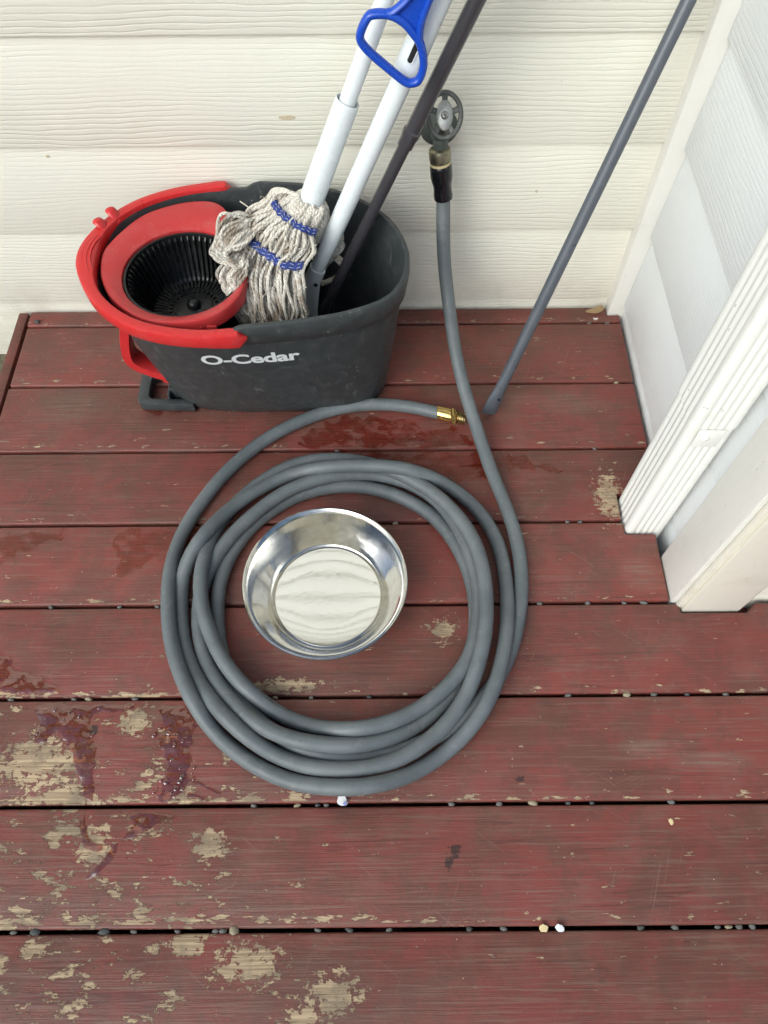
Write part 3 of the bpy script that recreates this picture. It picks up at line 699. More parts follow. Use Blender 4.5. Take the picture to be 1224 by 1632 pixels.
# collar of yarn ends round the sleeve
for k in range(46):
    a = 2*math.pi*k/46; u_ = sd.orthogonal().normalized(); v_ = sd.cross(u_); d = u_*math.cos(a)+v_*math.sin(a)
    pts = [MB+d*.016+sd*.004, MB+d*.020+sd*.006, MB+d*.027-sd*.002, MB+d*.032-sd*.018+Vector((0, 0, -.004)), MB+d*.030-sd*.05]
    yarn(wander(catmull(pts, 5), .003, k*.91), lambda t: .05)
# loose fibres and frayed ends
fr_ = random.Random(11)
for k in range(150):
    v = fr_.choice((1, 2, 2, 3, 4, 4, 5)); u = fr_.uniform(-.05, 1.02); c0 = rowpt(GR[v], u); nn = gnorm(v, min(max(u, 0), 1))
    dv = Vector((fr_.gauss(0, 1), fr_.gauss(0, 1), fr_.gauss(0, 1))).normalized(); L_ = fr_.uniform(.008, .024)
    pts = [c0+nn*.002, c0+nn*.004+dv*L_*.4, c0+nn*(.004+fr_.uniform(0, .004))+dv*L_*.8+Vector((0, 0, -.002)), c0+nn*.004+dv*L_+Vector((0, 0, -.005))]
    yarn(wander(catmull(pts, 4), .004, k*2.3, 60.), lambda t, q=fr_.uniform(0, .6): q, fr_.choice((.0005, .0006, .0009)))
yo = mobj('yarn_strands', YV, YF, M['yarn'], mp); yo['kind'] = 'stuff'
at = yo.data.attributes.new('dirt', 'FLOAT', 'POINT'); at.data.foreach_set('value', YD)
at = yo.data.attributes.new('twist', 'FLOAT', 'POINT'); at.data.foreach_set('value', YT)
def ribbon(v, u0, u1, wd, up_):
    n = 26; V = []; F = []; st = []
    for i in range(n+1):
        u = u0+(u1-u0)*i/n; c0 = rowpt(GR[v], u); nn = gnorm(v, u); dv = (rowpt(GR[v+1], u)-rowpt(GR[v-1], u)).normalized()
        jit = .0012*math.sin(i*1.9)+.0008*math.sin(i*4.1+1); c0 = c0 + nn*(up_+.0008*math.sin(i*1.3)) + dv*jit
        e = wd*(.5+.06*math.sin(i*2.7))
        for s, h_ in ((-1, -.0012), (-.8, .0006), (0, .0014), (.8, .0006), (1, -.0012)): V.append(c0+dv*(e*s)+nn*h_)
        st.append((c0-dv*(e*.45)+nn*.0016, c0+dv*(e*.45)+nn*.0016))
    for i in range(n):
        for j in range(4): F.append((i*5+j, i*5+j+1, i*5+j+6, i*5+j+5))
    o = mobj('band', V, F, M['band'], mp)
    sv = []; sf = []
    for i in range(0, n-1, 2):
        for q in (0, 1): tube_vf([st[i][q], (st[i][q]+st[i+1][q])/2+Vector((0, 0, .0002)), st[i+1][q]], .0005, 4, False, True, None, sv, sf)
    s = mobj('stitching', sv, sf, M['stitch'], o); s['kind'] = 'stuff'
ribbon(1, .02, .98, .0105, .0075); ribbon(3, .0, .98, .0120, .0085)

# second white pole with grey socket and upper sleeve
PB = Vector((-.105, .887, .220)); PT = Vector((.061, .920, .582)); PD = PT-PB; pd = PD.normalized()
wp = thing('white_pole', 'smooth white pole with grey flared socket, leaning in front of the mop', 'pole', tuple(PB-PD*.45))
lathe('tube', [(.0098, -.004), (.0100, .0), (.0112, .03), (.0130, .075), (.0133, .12), (.0133, .415)], M['pole_white'], wp, tuple(PB), tuple(pd), 28)
SL = .326
lathe('upper_sleeve', [(.0140, SL-.004), (.0160, SL), (.0166, SL+.006), (.0166, SL+.03), (.0150, SL+.07), (.0145, SL+.85)], M['pole_white'], wp, tuple(PB), tuple(pd), 28)
side = Vector((-.1, -.86, .5)); side = (side-pd*side.dot(pd)).normalized(); tw_ = pd.cross(side)
cc = PB+pd*(SL+.034)+side*.0166
def cap_loop(rw, hl, up_, n=24):
    out = []
    for i in range(n):
        a = 2*math.pi*i/n; out.append(cc + tw_*(rw*math.cos(a)) + pd*(rw*math.sin(a)+math.copysign(hl, math.sin(a))) + side*up_)
    return out
tube('slot_rim', cap_loop(.0040, .011, .0002), .0009, M['pole_white'], wp, 6, closed=True)
V = cap_loop(.0031, .011, .0008)+cap_loop(.0031, .011, -.004); n = 24
mobj('slot_shade', V, [tuple(range(n)), tuple(range(n, 2*n))[::-1]]+[(i, (i+1) % n, n+(i+1) % n, n+i) for i in range(n)], M['black'], wp, False)  # black plug stands in for the shade inside the slot
# grey flared socket
sx = Vector((1, 0, 0)); sx = (sx-pd*sx.dot(pd)).normalized(); sy = pd.cross(sx); V = []; F = []; n = 20
for h_, a_, b_ in ((.012, .0128, .0128), (.004, .0130, .0130), (-.012, .0135, .0120), (-.030, .018, .0105), (-.058, .026, .009), (-.09, .036, .008), (-.11, .040, .008)):
    for j in range(n):
        t = 2*math.pi*j/n; e = .8; V.append(PB+pd*h_+sx*(a_*math.copysign(abs(math.cos(t))**e, math.cos(t)))+sy*(b_*math.copysign(abs(math.sin(t))**e, math.sin(t))))
for i in range(6):
    for j in range(n): F.append((i*n+j, i*n+(j+1) % n, (i+1)*n+(j+1) % n, (i+1)*n+j))
F.append(tuple(range(n))); F.append(tuple(6*n+j for j in range(n)))
sk = mobj('socket', V, F, M['sock'], wp)
lathe('screw_hole_shade', [(.0034, 0), (.0034, .0006), (.0020, .0008), (.0018, -.001), (0, -.001)], M['hole_shade'], sk, tuple(PB-pd*.010+(-sy if sy.y > 0 else sy)*.0122+sx*.005), tuple(-sy if sy.y > 0 else sy), 14)  # near-black boss, its colour stands in for shade in the hole

# dark telescopic pole standing in the bucket
DB = Vector((-.085, .900, .160)); DT = Vector((.111, .920, .595)); DD = DT-DB; dd = DD.normalized()
dp = thing('telescopic_pole', 'dark charcoal telescopic pole with a collar, standing in the bucket', 'pole', tuple(DB-DD*.30))
jl = DD.length*.625
tube('lower_tube', [DB-DD*.30, DB, DB+dd*jl], .0088, M['pole_dark'], dp, 20)
tube('upper_tube', [DB+dd*jl, DT, DB+DD*2.6], .0103, M['pole_dark'], dp, 20)
lathe('collar', [(.0090, -.014), (.0108, -.013), (.0110, -.002), (.0112, .000), (.0122, .003), (.0124, .010), (.0104, .012)], M['pole_dark'], dp, tuple(DB+dd*jl), tuple(dd), 24)

# slate pole leaning from the deck to the wall corner
LB = Vector((.184, .7735, .006)); LT = Vector((.372, .970, .560)); LD = LT-LB; ld = LD.normalized()
lp = thing('leaning_pole', 'slate grey metal pole leaning across the deck into the wall corner', 'pole', tuple(LB))
lx = Vector((1, .25, 0)); lx = (lx-ld*lx.dot(ld)).normalized(); ly = ld.cross(lx); V = []; F = []; n = 20
for h_, a_, b_ in ((.0, .0135, .0035), (.004, .0140, .0045), (.030, .0138, .0055), (.050, .0108, .0080), (.070, .0093, .0093), (.3, .0093, .0093), (.60, .0093, .0093), (.74, .0093, .0093)):
    for j in range(n):
        t = 2*math.pi*j/n; V.append(LB+ld*h_+lx*(a_*math.cos(t))+ly*(b_*math.sin(t)))
for i in range(7):
    for j in range(n): F.append((i*n+j, i*n+(j+1) % n, (i+1)*n+(j+1) % n, (i+1)*n+j))
F.append(tuple(range(n))); F.append(tuple(7*n+j for j in range(n)))
mobj('tube', V, F, M['pole_slate'], lp)
fs = ly if ly.y < 0 else -ly
lathe('rivet_hole_shade', [(.0026, 0), (.0026, .0008), (0, .0008)], M['black'], lp, tuple(LB+ld*.034+fs*.0062+lx*.003), tuple(fs), 12)  # solid black disc painted as the shade of a hole

# ------------------------------------------------------------------ blue loop handle clipped to the white pole
bh = thing('loop_handle', 'blue plastic loop handle with ribbed neck hanging before the white poles', 'handle', (.015, .885, .51))
def bz(l, yy=.884):
    out = []
    for a, b in l:   # metres in the handle plane
        out.append(Vector((a, yy + (b-.515)*.05, b)))
    return out
loop = [(-.0075, .5972), (-.0150, .5925), (-.0222, .5785), (-.0222, .5690), (-.0118, .5565), (.0118, .5370), (.0295, .5235), (.0395, .5220), (.0468, .5265), (.0508, .5400), (.0500, .5530), (.0458, .5668), (.0390, .5760), (.0270, .5885), (.0115, .5965)]
lo = tube('loop', catmull(bz(loop), 5, True), .0050, M['blue'], bh, 14, closed=True, squash=((0, 1, 0), 1.35))
tube('neck_rail', catmull(bz([(.0035, .5975), (.0145, .5995), (.0250, .6070), (.0330, .6150), (.0420, .6270), (.0560, .6480), (.0640, .675)]), 4), .0046, M['blue'], bh, 12, squash=((0, 1, 0), 1.35))
tube('neck_rail', catmull(bz([(.0455, .5670), (.0452, .5800), (.0478, .5930), (.0550, .6120), (.0640, .6300), (.0720, .6500), (.0760, .675)]), 4), .0046, M['blue'], bh, 12, squash=((0, 1, 0), 1.35))
web = [(.0035, .5955), (.0145, .5990), (.0250, .6065), (.0330, .6145), (.0420, .6265), (.0560, .6475), (.0640, .675), (.0760, .675), (.0720, .6500), (.0640, .6300), (.0550, .6120), (.0478, .5930), (.0452, .5790), (.0400, .5765), (.0300, .5850), (.0180, .5925)]
n = len(web); V = bz(web, .8825)+bz(web, .8865)
mobj('neck_web', V, [tuple(range(n)), tuple(range(n, 2*n))[::-1]]+[(i, (i+1) % n, n+(i+1) % n, n+i) for i in range(n)], M['blue'], bh, False)
tq = (.668-PB.z)/pd.z; cc2 = PB+pd*tq
u_ = sx; v_ = sy
tube('pole_clip', [cc2+u_*(.0172*math.cos(a))+v_*(.0172*math.sin(a)) for a in [2*math.pi*i/28 for i in range(28)]], .0026, M['blue'], bh, 8, closed=True)
tube('clip_arm', [Vector((.070, .8925, .668)), cc2+Vector((-.012, -.013, 0))], .005, M['blue'], bh, 10)

# ------------------------------------------------------------------ spigot
sp = thing('wall_spigot', 'weathered dark metal wall spigot with an oval handwheel', 'spigot', (.087, 1.03, .365))
lathe('flange', [(.0285, 0), (.0285, .0025), (.0265, .0045), (.016, .0075), (.013, .010)], M['old_metal'], sp, (.0865, 1.0315, .3680), (0, -1, 0), 36)
tube('valve_body', catmull([(.0868, 1.026, .368), (.0868, 1.005, .375), (.0866, .994, .384), (.0864, .982, .398), (.0862, .970, .412)], 5), lambda t: .0125 + .004*math.exp(-((t-.45)/.22)**2)-.0045*t, M['old_metal'], sp, 20)
tube('outlet', catmull([(.0867, .998, .384), (.0867, .990, .374), (.0868, .987, .362), (.0869, .986, .352)], 4), .0110, M['old_metal'], sp, 20)
ax = Vector((0, -math.cos(R(36)), math.sin(R(36)))); WC = Vector((.0862, .951, .4375)); wu = Vector((1, 0, 0)); wv = ax.cross(wu); wv = wv if wv.z > 0 else -wv
tube('stem', [WC-ax*.035, WC-ax*.002], .0062, M['old_metal'], sp, 14)
RA, RB = .0222, .0272
wh = tube('handwheel', [WC+wu*(RA*math.cos(a))+wv*(RB*math.sin(a)) for a in [2*math.pi*i/48 for i in range(48)]], .0034, M['wheel_metal'], sp, 10, closed=True)
lathe('hub', [(.0185, -.004), (.0190, .0), (.0182, .0022), (.0160, .0032), (.006, .0036), (0, .0036)], M['hub_metal'], wh, tuple(WC), tuple(ax), 32, sx=.60, xdir=(1, 0, 0))
for k in range(5):
    a = math.pi/2+2*math.pi*k/5; d0 = wu*math.cos(a)*.0085+wv*math.sin(a)*.0125; d1 = wu*math.cos(a)*RA+wv*math.sin(a)*RB
    tube('spoke', [WC+d0-ax*.0015, WC+d0.lerp(d1, .5)-ax*.001, WC+d1], lambda t: .0048-.0012*math.sin(math.pi*t), M['wheel_metal'], wh, 8, squash=(tuple(ax), .6))
sc_ = lathe('screw', [(.0052, .0032), (.0052, .0044), (.0042, .0060), (.0022, .0068), (0, .0070)], M['hub_metal'], wh, tuple(WC), tuple(ax), 20)
for d0, d1 in ((wu, wv), (wv, wu)):
    c0 = WC+ax*.0069; q = [c0-d0*.0022-d1*.0005, c0+d0*.0022-d1*.0005, c0+d0*.0022+d1*.0005, c0-d0*.0022+d1*.0005]
    mobj('cross_slot_shade', [p-ax*.001 for p in q]+[p+ax*.0004 for p in q], [(0, 1, 2, 3), (4, 5, 6, 7), (0, 1, 5, 4), (1, 2, 6, 5), (2, 3, 7, 6), (3, 0, 4, 7)], M['black'], sc_, False)  # black bars stand in for shade in the screw's cross grooves

# ------------------------------------------------------------------ hose
HOSE = [949,9779,2970,959,9741,2790,968,9664,2610,977,9573,2426,989,9487,2238,1007,9395,2052,1031,9293,1870,1060,9183,1691,1091,9062,1517,1123,8932,1348,1157,8792,1186,1193,8637,1036,1232,8473,894,1277,8298,761,1327,8115,640,1382,7928,531,1439,7735,447,1498,7539,374,1558,7336,308,1614,7122,262,1669,6905,223,1726,6690,186,1786,6471,159,1849,6250,143,1912,6036,128,1972,5818,119,2025,5596,114,2065,5384,112,2092,5178,112,2106,4970,112,2106,4756,112,2095,4545,112,2074,4345,112,2045,4157,112,2005,3969,112,1953,3775,112,1892,3581,112,1820,3397,112,1739,3226,112,1646,3067,112,1541,2921,112,1426,2785,112,1303,2658,112,1176,2541,112,1045,2432,112,908,2333,112,767,2248,112,623,2175,112,476,2112,112,325,2056,112,164,2008,112,-8,1969,112,-180,1942,112,-351,1927,112,-521,1925,112,-688,1938,112,-850,1966,112,-1011,2009,112,-1169,2067,112,-1320,2140,112,-1466,2225,112,-1607,2321,112,-1741,2429,112,-1867,2550,112,-1982,2680,112,-2087,2816,112,-2182,2960,112,-2266,3113,112,-2340,3283,112,-2403,3470,112,-2452,3665,112,-2488,3864,112,-2512,4063,112,-2524,4258,112,-2523,4448,112,-2503,4635,112,-2459,4821,112,-2394,5004,112,-2312,5181,112,-2213,5352,112,-2096,5514,112,-1957,5666,112,-1801,5805,112,-1634,5929,112,-1457,6034,112,-1272,6117,112,-1083,6175,112,-890,6212,112,-691,6232,112,-487,6232,112,-279,6208,112,-70,6159,112,137,6084,112,338,5986,112,529,5870,112,705,5732,112,858,5572,112,987,5393,112,1096,5203,112,1187,5008,112,1259,4808,112,1312,4603,112,1346,4393,112,1362,4184,112,1361,3979,112,1343,3781,112,1311,3595,112,1262,3419,112,1196,3248,112,1109,3080,112,1005,2916,112,887,2760,112,758,2615,113,623,2488,118,486,2384,130,342,2298,151,195,2227,180,46,2169,208,-107,2122,232,-265,2088,248,-430,2069,260,-599,2064,269,-767,2071,279,-933,2086,289,-1095,2110,297,-1255,2143,304,-1411,2191,307,-1562,2254,307,-1710,2332,302,-1860,2430,294,-2011,2549,282,-2151,2681,267,-2274,2819,247,-2385,2966,222,-2489,3125,190,-2585,3298,157,-2666,3480,133,-2728,3668,119,-2768,3861,114,-2789,4051,114,-2794,4235,120,-2777,4414,135,-2737,4585,163,-2675,4748,199,-2597,4908,235,-2504,5067,264,-2399,5222,284,-2285,5367,296,-2162,5505,302,-2031,5640,306,-1894,5772,307,-1751,5898,306,-1599,6011,305,-1439,6107,302,-1270,6188,298,-1091,6258,291,-897,6319,276,-693,6368,251,-487,6405,214,-279,6423,174,-69,6414,141,143,6373,122,347,6301,116,534,6204,117,701,6081,127,850,5924,150,982,5735,184,1095,5526,222,1186,5314,253,1256,5103,276,1311,4892,290,1354,4679,298,1383,4467,303,1395,4260,306,1390,4058,308,1367,3858,310,1329,3661,310,1276,3469,309,1205,3294,308,1117,3143,307,1016,3010,304,905,2889,298,786,2780,290,661,2680,280,529,2590,275,389,2508,278,237,2433,291,77,2369,308,-88,2320,319,-259,2289,317,-434,2276,294,-611,2281,248,-789,2303,193,-964,2338,148,-1128,2384,125,-1283,2438,121,-1431,2502,134,-1575,2580,160,-1714,2671,196,-1847,2771,233,-1976,2880,264,-2101,3000,286,-2215,3130,299,-2320,3273,304,-2417,3430,302,-2511,3605,297,-2600,3796,293,-2674,3992,295,-2728,4186,305,-2757,4372,323,-2763,4553,344,-2753,4742,351,-2734,4949,325,-2705,5175,262,-2657,5402,191,-2583,5612,142,-2485,5797,120,-2372,5961,113,-2246,6112,112,-2105,6255,112,-1948,6390,112,-1779,6513,112,-1603,6616,112,-1420,6693,112,-1230,6743,112,-1030,6767,114,-821,6766,122,-610,6736,141,-407,6678,178,-210,6598,224,-21,6505,266,159,6408,293,330,6307,306,494,6201,312,651,6084,321,799,5950,341,939,5792,372,1072,5608,406,1192,5409,436,1291,5209,456,1369,5009,469,1424,4804,478,1457,4594,484,1473,4383,488,1478,4177,489,1473,3979,488,1456,3789,485,1428,3608,479,1391,3436,468,1346,3270,446,1294,3106,408,1231,2945,357,1157,2792,312,1073,2652,288,979,2518,287,876,2389,296,763,2271,304,641,2164,305,511,2068,301,374,1984,292,227,1910,281,71,1850,269,-90,1804,258,-256,1773,248,-426,1756,237,-598,1753,226,-771,1764,211,-943,1789,193,-1109,1826,171,-1265,1874,152,-1413,1932,144,-1557,1998,163,-1699,2074,212,-1838,2159,275,-1973,2255,325,-2102,2362,348,-2229,2480,349,-2353,2609,333,-2477,2753,303,-2599,2913,259,-2715,3086,207,-2820,3272,161,-2909,3468,131,-2978,3666,117,-3027,3865,113,-3059,4064,112,-3082,4261,114,-3093,4453,124,-3082,4632,158,-3035,4792,233,-2950,4933,335,-2848,5074,412,-2749,5231,425,-2649,5407,386,-2539,5585,336,-2411,5751,300,-2266,5906,274,-2108,6050,249,-1941,6183,225,-1763,6301,207,-1575,6387,215,-1378,6427,264,-1178,6429,339,-984,6421,405,-799,6423,438,-617,6430,443,-433,6433,441,-242,6424,448,-47,6403,465,151,6374,477,353,6342,462,556,6313,404,751,6286,311,931,6245,217,1095,6169,153,1247,6060,123,1386,5924,114,1512,5765,112,1622,5582,112,1712,5384,112,1778,5181,112,1820,4973,114,1843,4760,118,1851,4543,131,1846,4321,155,1831,4101,188,1806,3887,221,1774,3681,250,1733,3484,272,1686,3298,288,1633,3121,298,1570,2951,301,1498,2790,296,1415,2638,283,1322,2495,263,1218,2361,234,1104,2238,199,978,2122,164,843,2015,137,701,1916,126,553,1824,134,400,1740,165,243,1666,212,79,1607,257,-88,1564,287,-255,1537,299,-422,1524,298,-589,1524,283,-759,1535,252,-932,1557,207,-1106,1589,163,-1278,1633,133,-1444,1690,118,-1605,1759,113,-1758,1837,112,-1900,1920,112,-2033,2008,113,-2161,2105,120,-2280,2208,143,-2387,2316,194,-2482,2426,266,-2574,2547,332,-2672,2692,364,-2774,2858,357,-2876,3039,327,-2971,3229,294,-3052,3423,272,-3116,3618,261,-3166,3815,256,-3207,4017,248,-3242,4225,235,-3270,4440,213,-3285,4664,183,-3283,4892,152,-3262,5111,129,-3222,5311,117,-3164,5502,113,-3091,5690,112,-3008,5872,112,-2915,6054,112,-2812,6236,112,-2699,6414,112,-2577,6584,112,-2445,6747,112,-2308,6902,112,-2162,7049,112,-2004,7188,112,-1835,7316,112,-1656,7433,112,-1466,7543,112,-1267,7646,112,-1058,7736,112,-843,7808,112,-622,7861,112,-399,7896,112,-178,7912,112,39,7908,112,250,7886,112,459,7850,112,678,7797,112,895,7731,112,1084,7667,112]
hpts = [Vector((HOSE[i]*1e-4, HOSE[i+1]*1e-4, HOSE[i+2]*1e-4)) for i in range(0, len(HOSE), 3)]
hs = thing('garden_hose', 'grey rubber garden hose coiled on the deck and joined to the spigot', 'hose', (-.05, .42, 0))
HRAD = .0110
tube('tubing', hpts, HRAD, M['hose'], hs, 18)
e0 = hpts[0]; ca_ = (hpts[0]-hpts[3]).normalized(); top = Vector((.0869, .9855, .352)); ca_ = (top-(e0-ca_*.006)).normalized()
e0 = top-ca_*.062
lathe('black_sleeve', [(.0118, -.004), (.0142, -.003), (.0146, .002), (.0140, .008), (.0138, .014), (.0142, .020), (.0158, .026), (.0166, .032), (.0166, .045), (.0160, .0500), (.0150, .0515)], M['rubber_black'], hs, tuple(e0), tuple(ca_), 32)
lathe('gasket_ring', [(.0140, .0505), (.0153, .0510), (.0155, .0545), (.0140, .0550)], M['gasket'], hs, tuple(e0), tuple(ca_), 32)
lathe('coupling_nut', [(.0140, .0545), (.0158, .0555), (.0162, .0600), (.0160, .0700), (.0150, .0735), (.0120, .0755), (.0105, .0760)], M['brass_old'], hs, tuple(e0), tuple(ca_), 32)
e1 = hpts[-1]; cb = (hpts[-1]-hpts[-4]); cb.z = 0; cb.normalize(); e1 = Vector((e1.x, e1.y, .0125))
br = lathe('brass_end', [(.0112, -.016), (.0126, -.0155), (.0127, .006), (.0123, .0085), (.0105, .0095)], M['brass'], hs, tuple(e1), tuple(cb), 32)
lathe('hex_collar', [(.0105, .0090), (.0138, .0095), (.0148, .0110), (.0148, .0160), (.0138, .0172), (.0105, .0178)], M['brass'], br, tuple(e1), tuple(cb), 6)
prof = [(.0100, .0160)]
for k in range(5): prof += [(.0104, .0185+k*.0028), (.0118, .0197+k*.0028), (.0104, .0210+k*.0024)]
prof += [(.0098, .0335), (.0085, .0335), (.0085, .024)]
lathe('thread', prof, M['brass_thread'], br, tuple(e1), tuple(cb), 28)

# ------------------------------------------------------------------ steel bowl
bw = thing('steel_bowl', 'shiny stainless steel bowl standing inside the coiled hose', 'bowl', (-.0865, .4330, 0))
PR = [(.0845, .0008), (.0870, .0012), (.0890, .0040), (.0925, .0120), (.0985, .0270), (.1060, .0440), (.1135, .0600), (.1160, .0635), (.1180, .0625), (.1198, .0632), (.1205, .0652), (.1195, .0670), (.1175, .0675), (.1155, .0662), (.1120, .0608), (.1045, .0445), (.0970, .0275), (.0915, .0140), (.0880, .0080), (.0862, .0052), (.0846, .0042), (.0832, .0046), (.0822, .0058), (.0800, .0064)]
sh = lathe('shell', PR, M['steel'], bw, (-.0865, .4330, 0), (0, 0, 1), 128)
bm = bmesh.new(); bm.from_mesh(sh.data); bm.faces.ensure_lookup_table()
bmesh.ops.delete(bm, geom=[f for f in bm.faces if len(f.verts) > 4 and f.calc_center_median().z > .003], context='FACES'); bm.to_mesh(sh.data); bm.free()
lathe('bowl_floor', [(.0801, .0060), (.0800, .0064), (.0780, .0065), (.05, .0063), (.02, .0061), (0, .0061)], M['steel_floor'], bw, (-.0865, .4330, 0), (0, 0, 1), 96)
for (fx, fy, fz) in ((-.1645, .4520, .0105), (-.1690, .4340, .0115), (.0005, .4490, .0085), (-.117, .403, .0068), (-.152, .376, .0068)):
    pass

# ------------------------------------------------------------------ water on the deck
PUD = [
[(-.625, .318), (-.600, .338), (-.572, .347), (-.552, .340), (-.545, .326), (-.527, .318), (-.506, .315), (-.492, .303), (-.470, .2945), (-.478, .2885), (-.510, .2895), (-.55, .2885), (-.60, .289)],
[(-0.4944, 0.2717), (-0.4389, 0.2700), (-0.3592, 0.2706), (-0.3756, 0.2599), (-0.4116, 0.2583), (-0.4128, 0.2352), (-0.3996, 0.197), (-0.3935, 0.1505), (-0.4014, 0.1466), (-0.4217, 0.1803), (-0.4419, 0.2145), (-0.4573, 0.2338), (-0.4758, 0.2199), (-0.4897, 0.2183), (-0.4854, 0.2393)],
[(-0.3221, 0.2667), (-0.2854, 0.2646), (-0.2645, 0.2411), (-0.2696, 0.2235), (-0.268, 0.196), (-0.2683, 0.1692), (-0.2779, 0.1496), (-0.2969, 0.1410), (-0.3069, 0.1421), (-0.3052, 0.1596), (-0.2979, 0.1827), (-0.306, 0.2031), (-0.315, 0.217), (-0.3108, 0.2379)],
[(-0.3396, 0.124), (-0.3094, 0.1260), (-0.278, 0.1229), (-0.2942, 0.1178), (-0.3098, 0.1085), (-0.319, 0.1023), (-0.3446, 0.0948), (-0.3339, 0.1118)],
[(-0.3497, 0.0893), (-0.3527, 0.0736), (-0.365, 0.0588), (-0.381, 0.048), (-0.3839, 0.0509), (-0.3738, 0.0618), (-0.3618, 0.0782), (-0.3565, 0.0857)],
[(-.4010, .1235), (-.3965, .1110), (-.3900, .0955), (-.3790, .0895), (-.3700, .0870), (-.3705, .0815), (-.3820, .0810), (-.3925, .0850), (-.3995, .0980), (-.4040, .1110)],
[(-0.2639, 0.1705), (-0.2448, 0.1617), (-0.2224, 0.1518), (-0.2244, 0.1485), (-0.2461, 0.1575), (-0.2644, 0.1658)],
[(-0.2652, 0.1527), (-0.2519, 0.1478), (-0.2417, 0.1438), (-0.2442, 0.1413), (-0.2568, 0.1455), (-0.2674, 0.1479)],
[(-0.1435, 0.7156), (-0.1213, 0.7523), (-0.0559, 0.7705), (0.032, 0.7643), (0.0862, 0.7463), (0.1349, 0.7392), (0.1471, 0.7106), (-0.012, 0.7096), (-0.1195, 0.7096)],
[(-0.103, 0.6941), (-0.012, 0.6950), (0.1593, 0.6955), (0.1954, 0.6689), (0.1661, 0.6443), (0.1133, 0.6375), (0.0828, 0.6575), (0.0302, 0.663), (-0.0333, 0.6787), (-0.0759, 0.6803)],
[(0.2018, 0.6942), (0.2642, 0.6784), (0.3011, 0.6505), (0.2518, 0.6609), (0.1995, 0.6664)],
[(-0.6151, 0.5384), (-0.5567, 0.547), (-0.5067, 0.5488), (-0.5522, 0.5267), (-0.5881, 0.5092), (-0.6063, 0.5028)],
[(-0.4305, 0.5458), (-0.3455, 0.5507), (-0.2853, 0.5536), (-0.3109, 0.5156), (-0.3774, 0.4943), (-0.4094, 0.4794)],
[(-0.4122, 0.7973), (-0.3734, 0.7983), (-0.361, 0.7886), (-0.3819, 0.7792), (-0.41, 0.7822)]]
PLAB = ['wet patch at the left photo edge, sixth plank', 'forked red-brown puddle left of the coiled hose', 'glistening puddle touching the lower left of the hose coil', 'small splash puddle just past the gap below the coil',
        'thin slanting water streak on the second plank from the front', 'small hooked water streak left of the slanting streak', 'upper thin drip running right from the glistening puddle', 'lower thin drip running right from the glistening puddle',
        'damp patch on the deck below the brass hose end', 'damp patch between the brass end and the hose coil', 'damp streak right of where the hose crosses the planks', 'damp patch at the left edge, level with the bowl rim', 'damp patch left of the hose coil, level with the bowl rim', 'damp spot under the bucket foot']
def puddle(pts, film, i):
    P = catmull([(a, b, 0) for a, b in pts], 8, True); n = len(P); c0 = sum(P, Vector())/n
    thin = i in (3, 4, 5, 6, 7); amp = .0085 if film else .0010 if thin else .0030
    P = [p + Vector((mnoise.noise(p*70+Vector((i*5., 0, 0))), mnoise.noise(p*70+Vector((0, i*5., 9.))), 0))*amp*2 + Vector((mnoise.noise(p*220), mnoise.noise(p*220+Vector((5, 5, 5))), 0))*amp*.7 for p in P]
    h = .0008 if film else .0009 if thin else .0012
    bm = bmesh.new(); r0 = [bm.verts.new((p.x, p.y, .0008)) for p in P]
    area = sum(P[k].x*P[(k+1) % n].y-P[(k+1) % n].x*P[k].y for k in range(n)); sg = 1 if area > 0 else -1
    r1 = []
    for k in range(n):
        tg = (P[(k+2) % n]-P[k-2]).normalized(); q = P[k] + Vector((-tg.y, tg.x, 0))*sg*(.0012 if film else .0007 if thin else .0018); r1.append(bm.verts.new((q.x, q.y, h)))
    for k in range(n): bm.faces.new((r0[k], r0[(k+1) % n], r1[(k+1) % n], r1[k]))
    f = bm.faces.new(r1); bmesh.ops.triangulate(bm, faces=[f])
    bmesh.ops.recalc_face_normals(bm, faces=bm.faces)
    for v in bm.verts: v.co -= Vector((c0.x, c0.y, 0))
    me = bpy.data.meshes.new('puddle'); bm.to_mesh(me); bm.free(); me.materials.append(M['wet' if film else 'water'])
    me.polygons.foreach_set('use_smooth', [True]*len(me.polygons))
    o = bpy.data.objects.new('puddle', me); col.objects.link(o); o.location = (c0.x, c0.y, 0)
    tag(o, PLAB[i], 'puddle')
for i, p_ in enumerate(PUD): puddle(p_, i >= 8, i)
def drops(pud, lst):
    for (x_, y_, r_) in lst:
        e = rng.uniform(.8, 1.25)
        lathe('droplet', [(r_, .0006), (r_*.97, .0006+r_*.28), (r_*.8, .0006+r_*.5), (r_*.45, .0006+r_*.64), (0, .0006+r_*.68)], M['water'], pud, (x_, y_, 0), (0, 0, 1), 16, sx=e, cap0=False)
puds = [o for o in col.objects if o.get('category') == 'puddle']
for o in puds: ORG[o.name] = o.location.copy()
dl = []
for k in range(26):
    t = rng.random(); dl.append((-.292+rng.uniform(-.022, .022)+.010*math.sin(t*6), .150+.108*t, rng.choice((.0018, .0024, .003, .0042))))
drops(puds[2], dl)
drops(puds[1], [(-.470+rng.uniform(-.02, .07), .255+rng.uniform(-.03, .012), rng.choice((.0016, .002, .0028))) for k in range(14)])

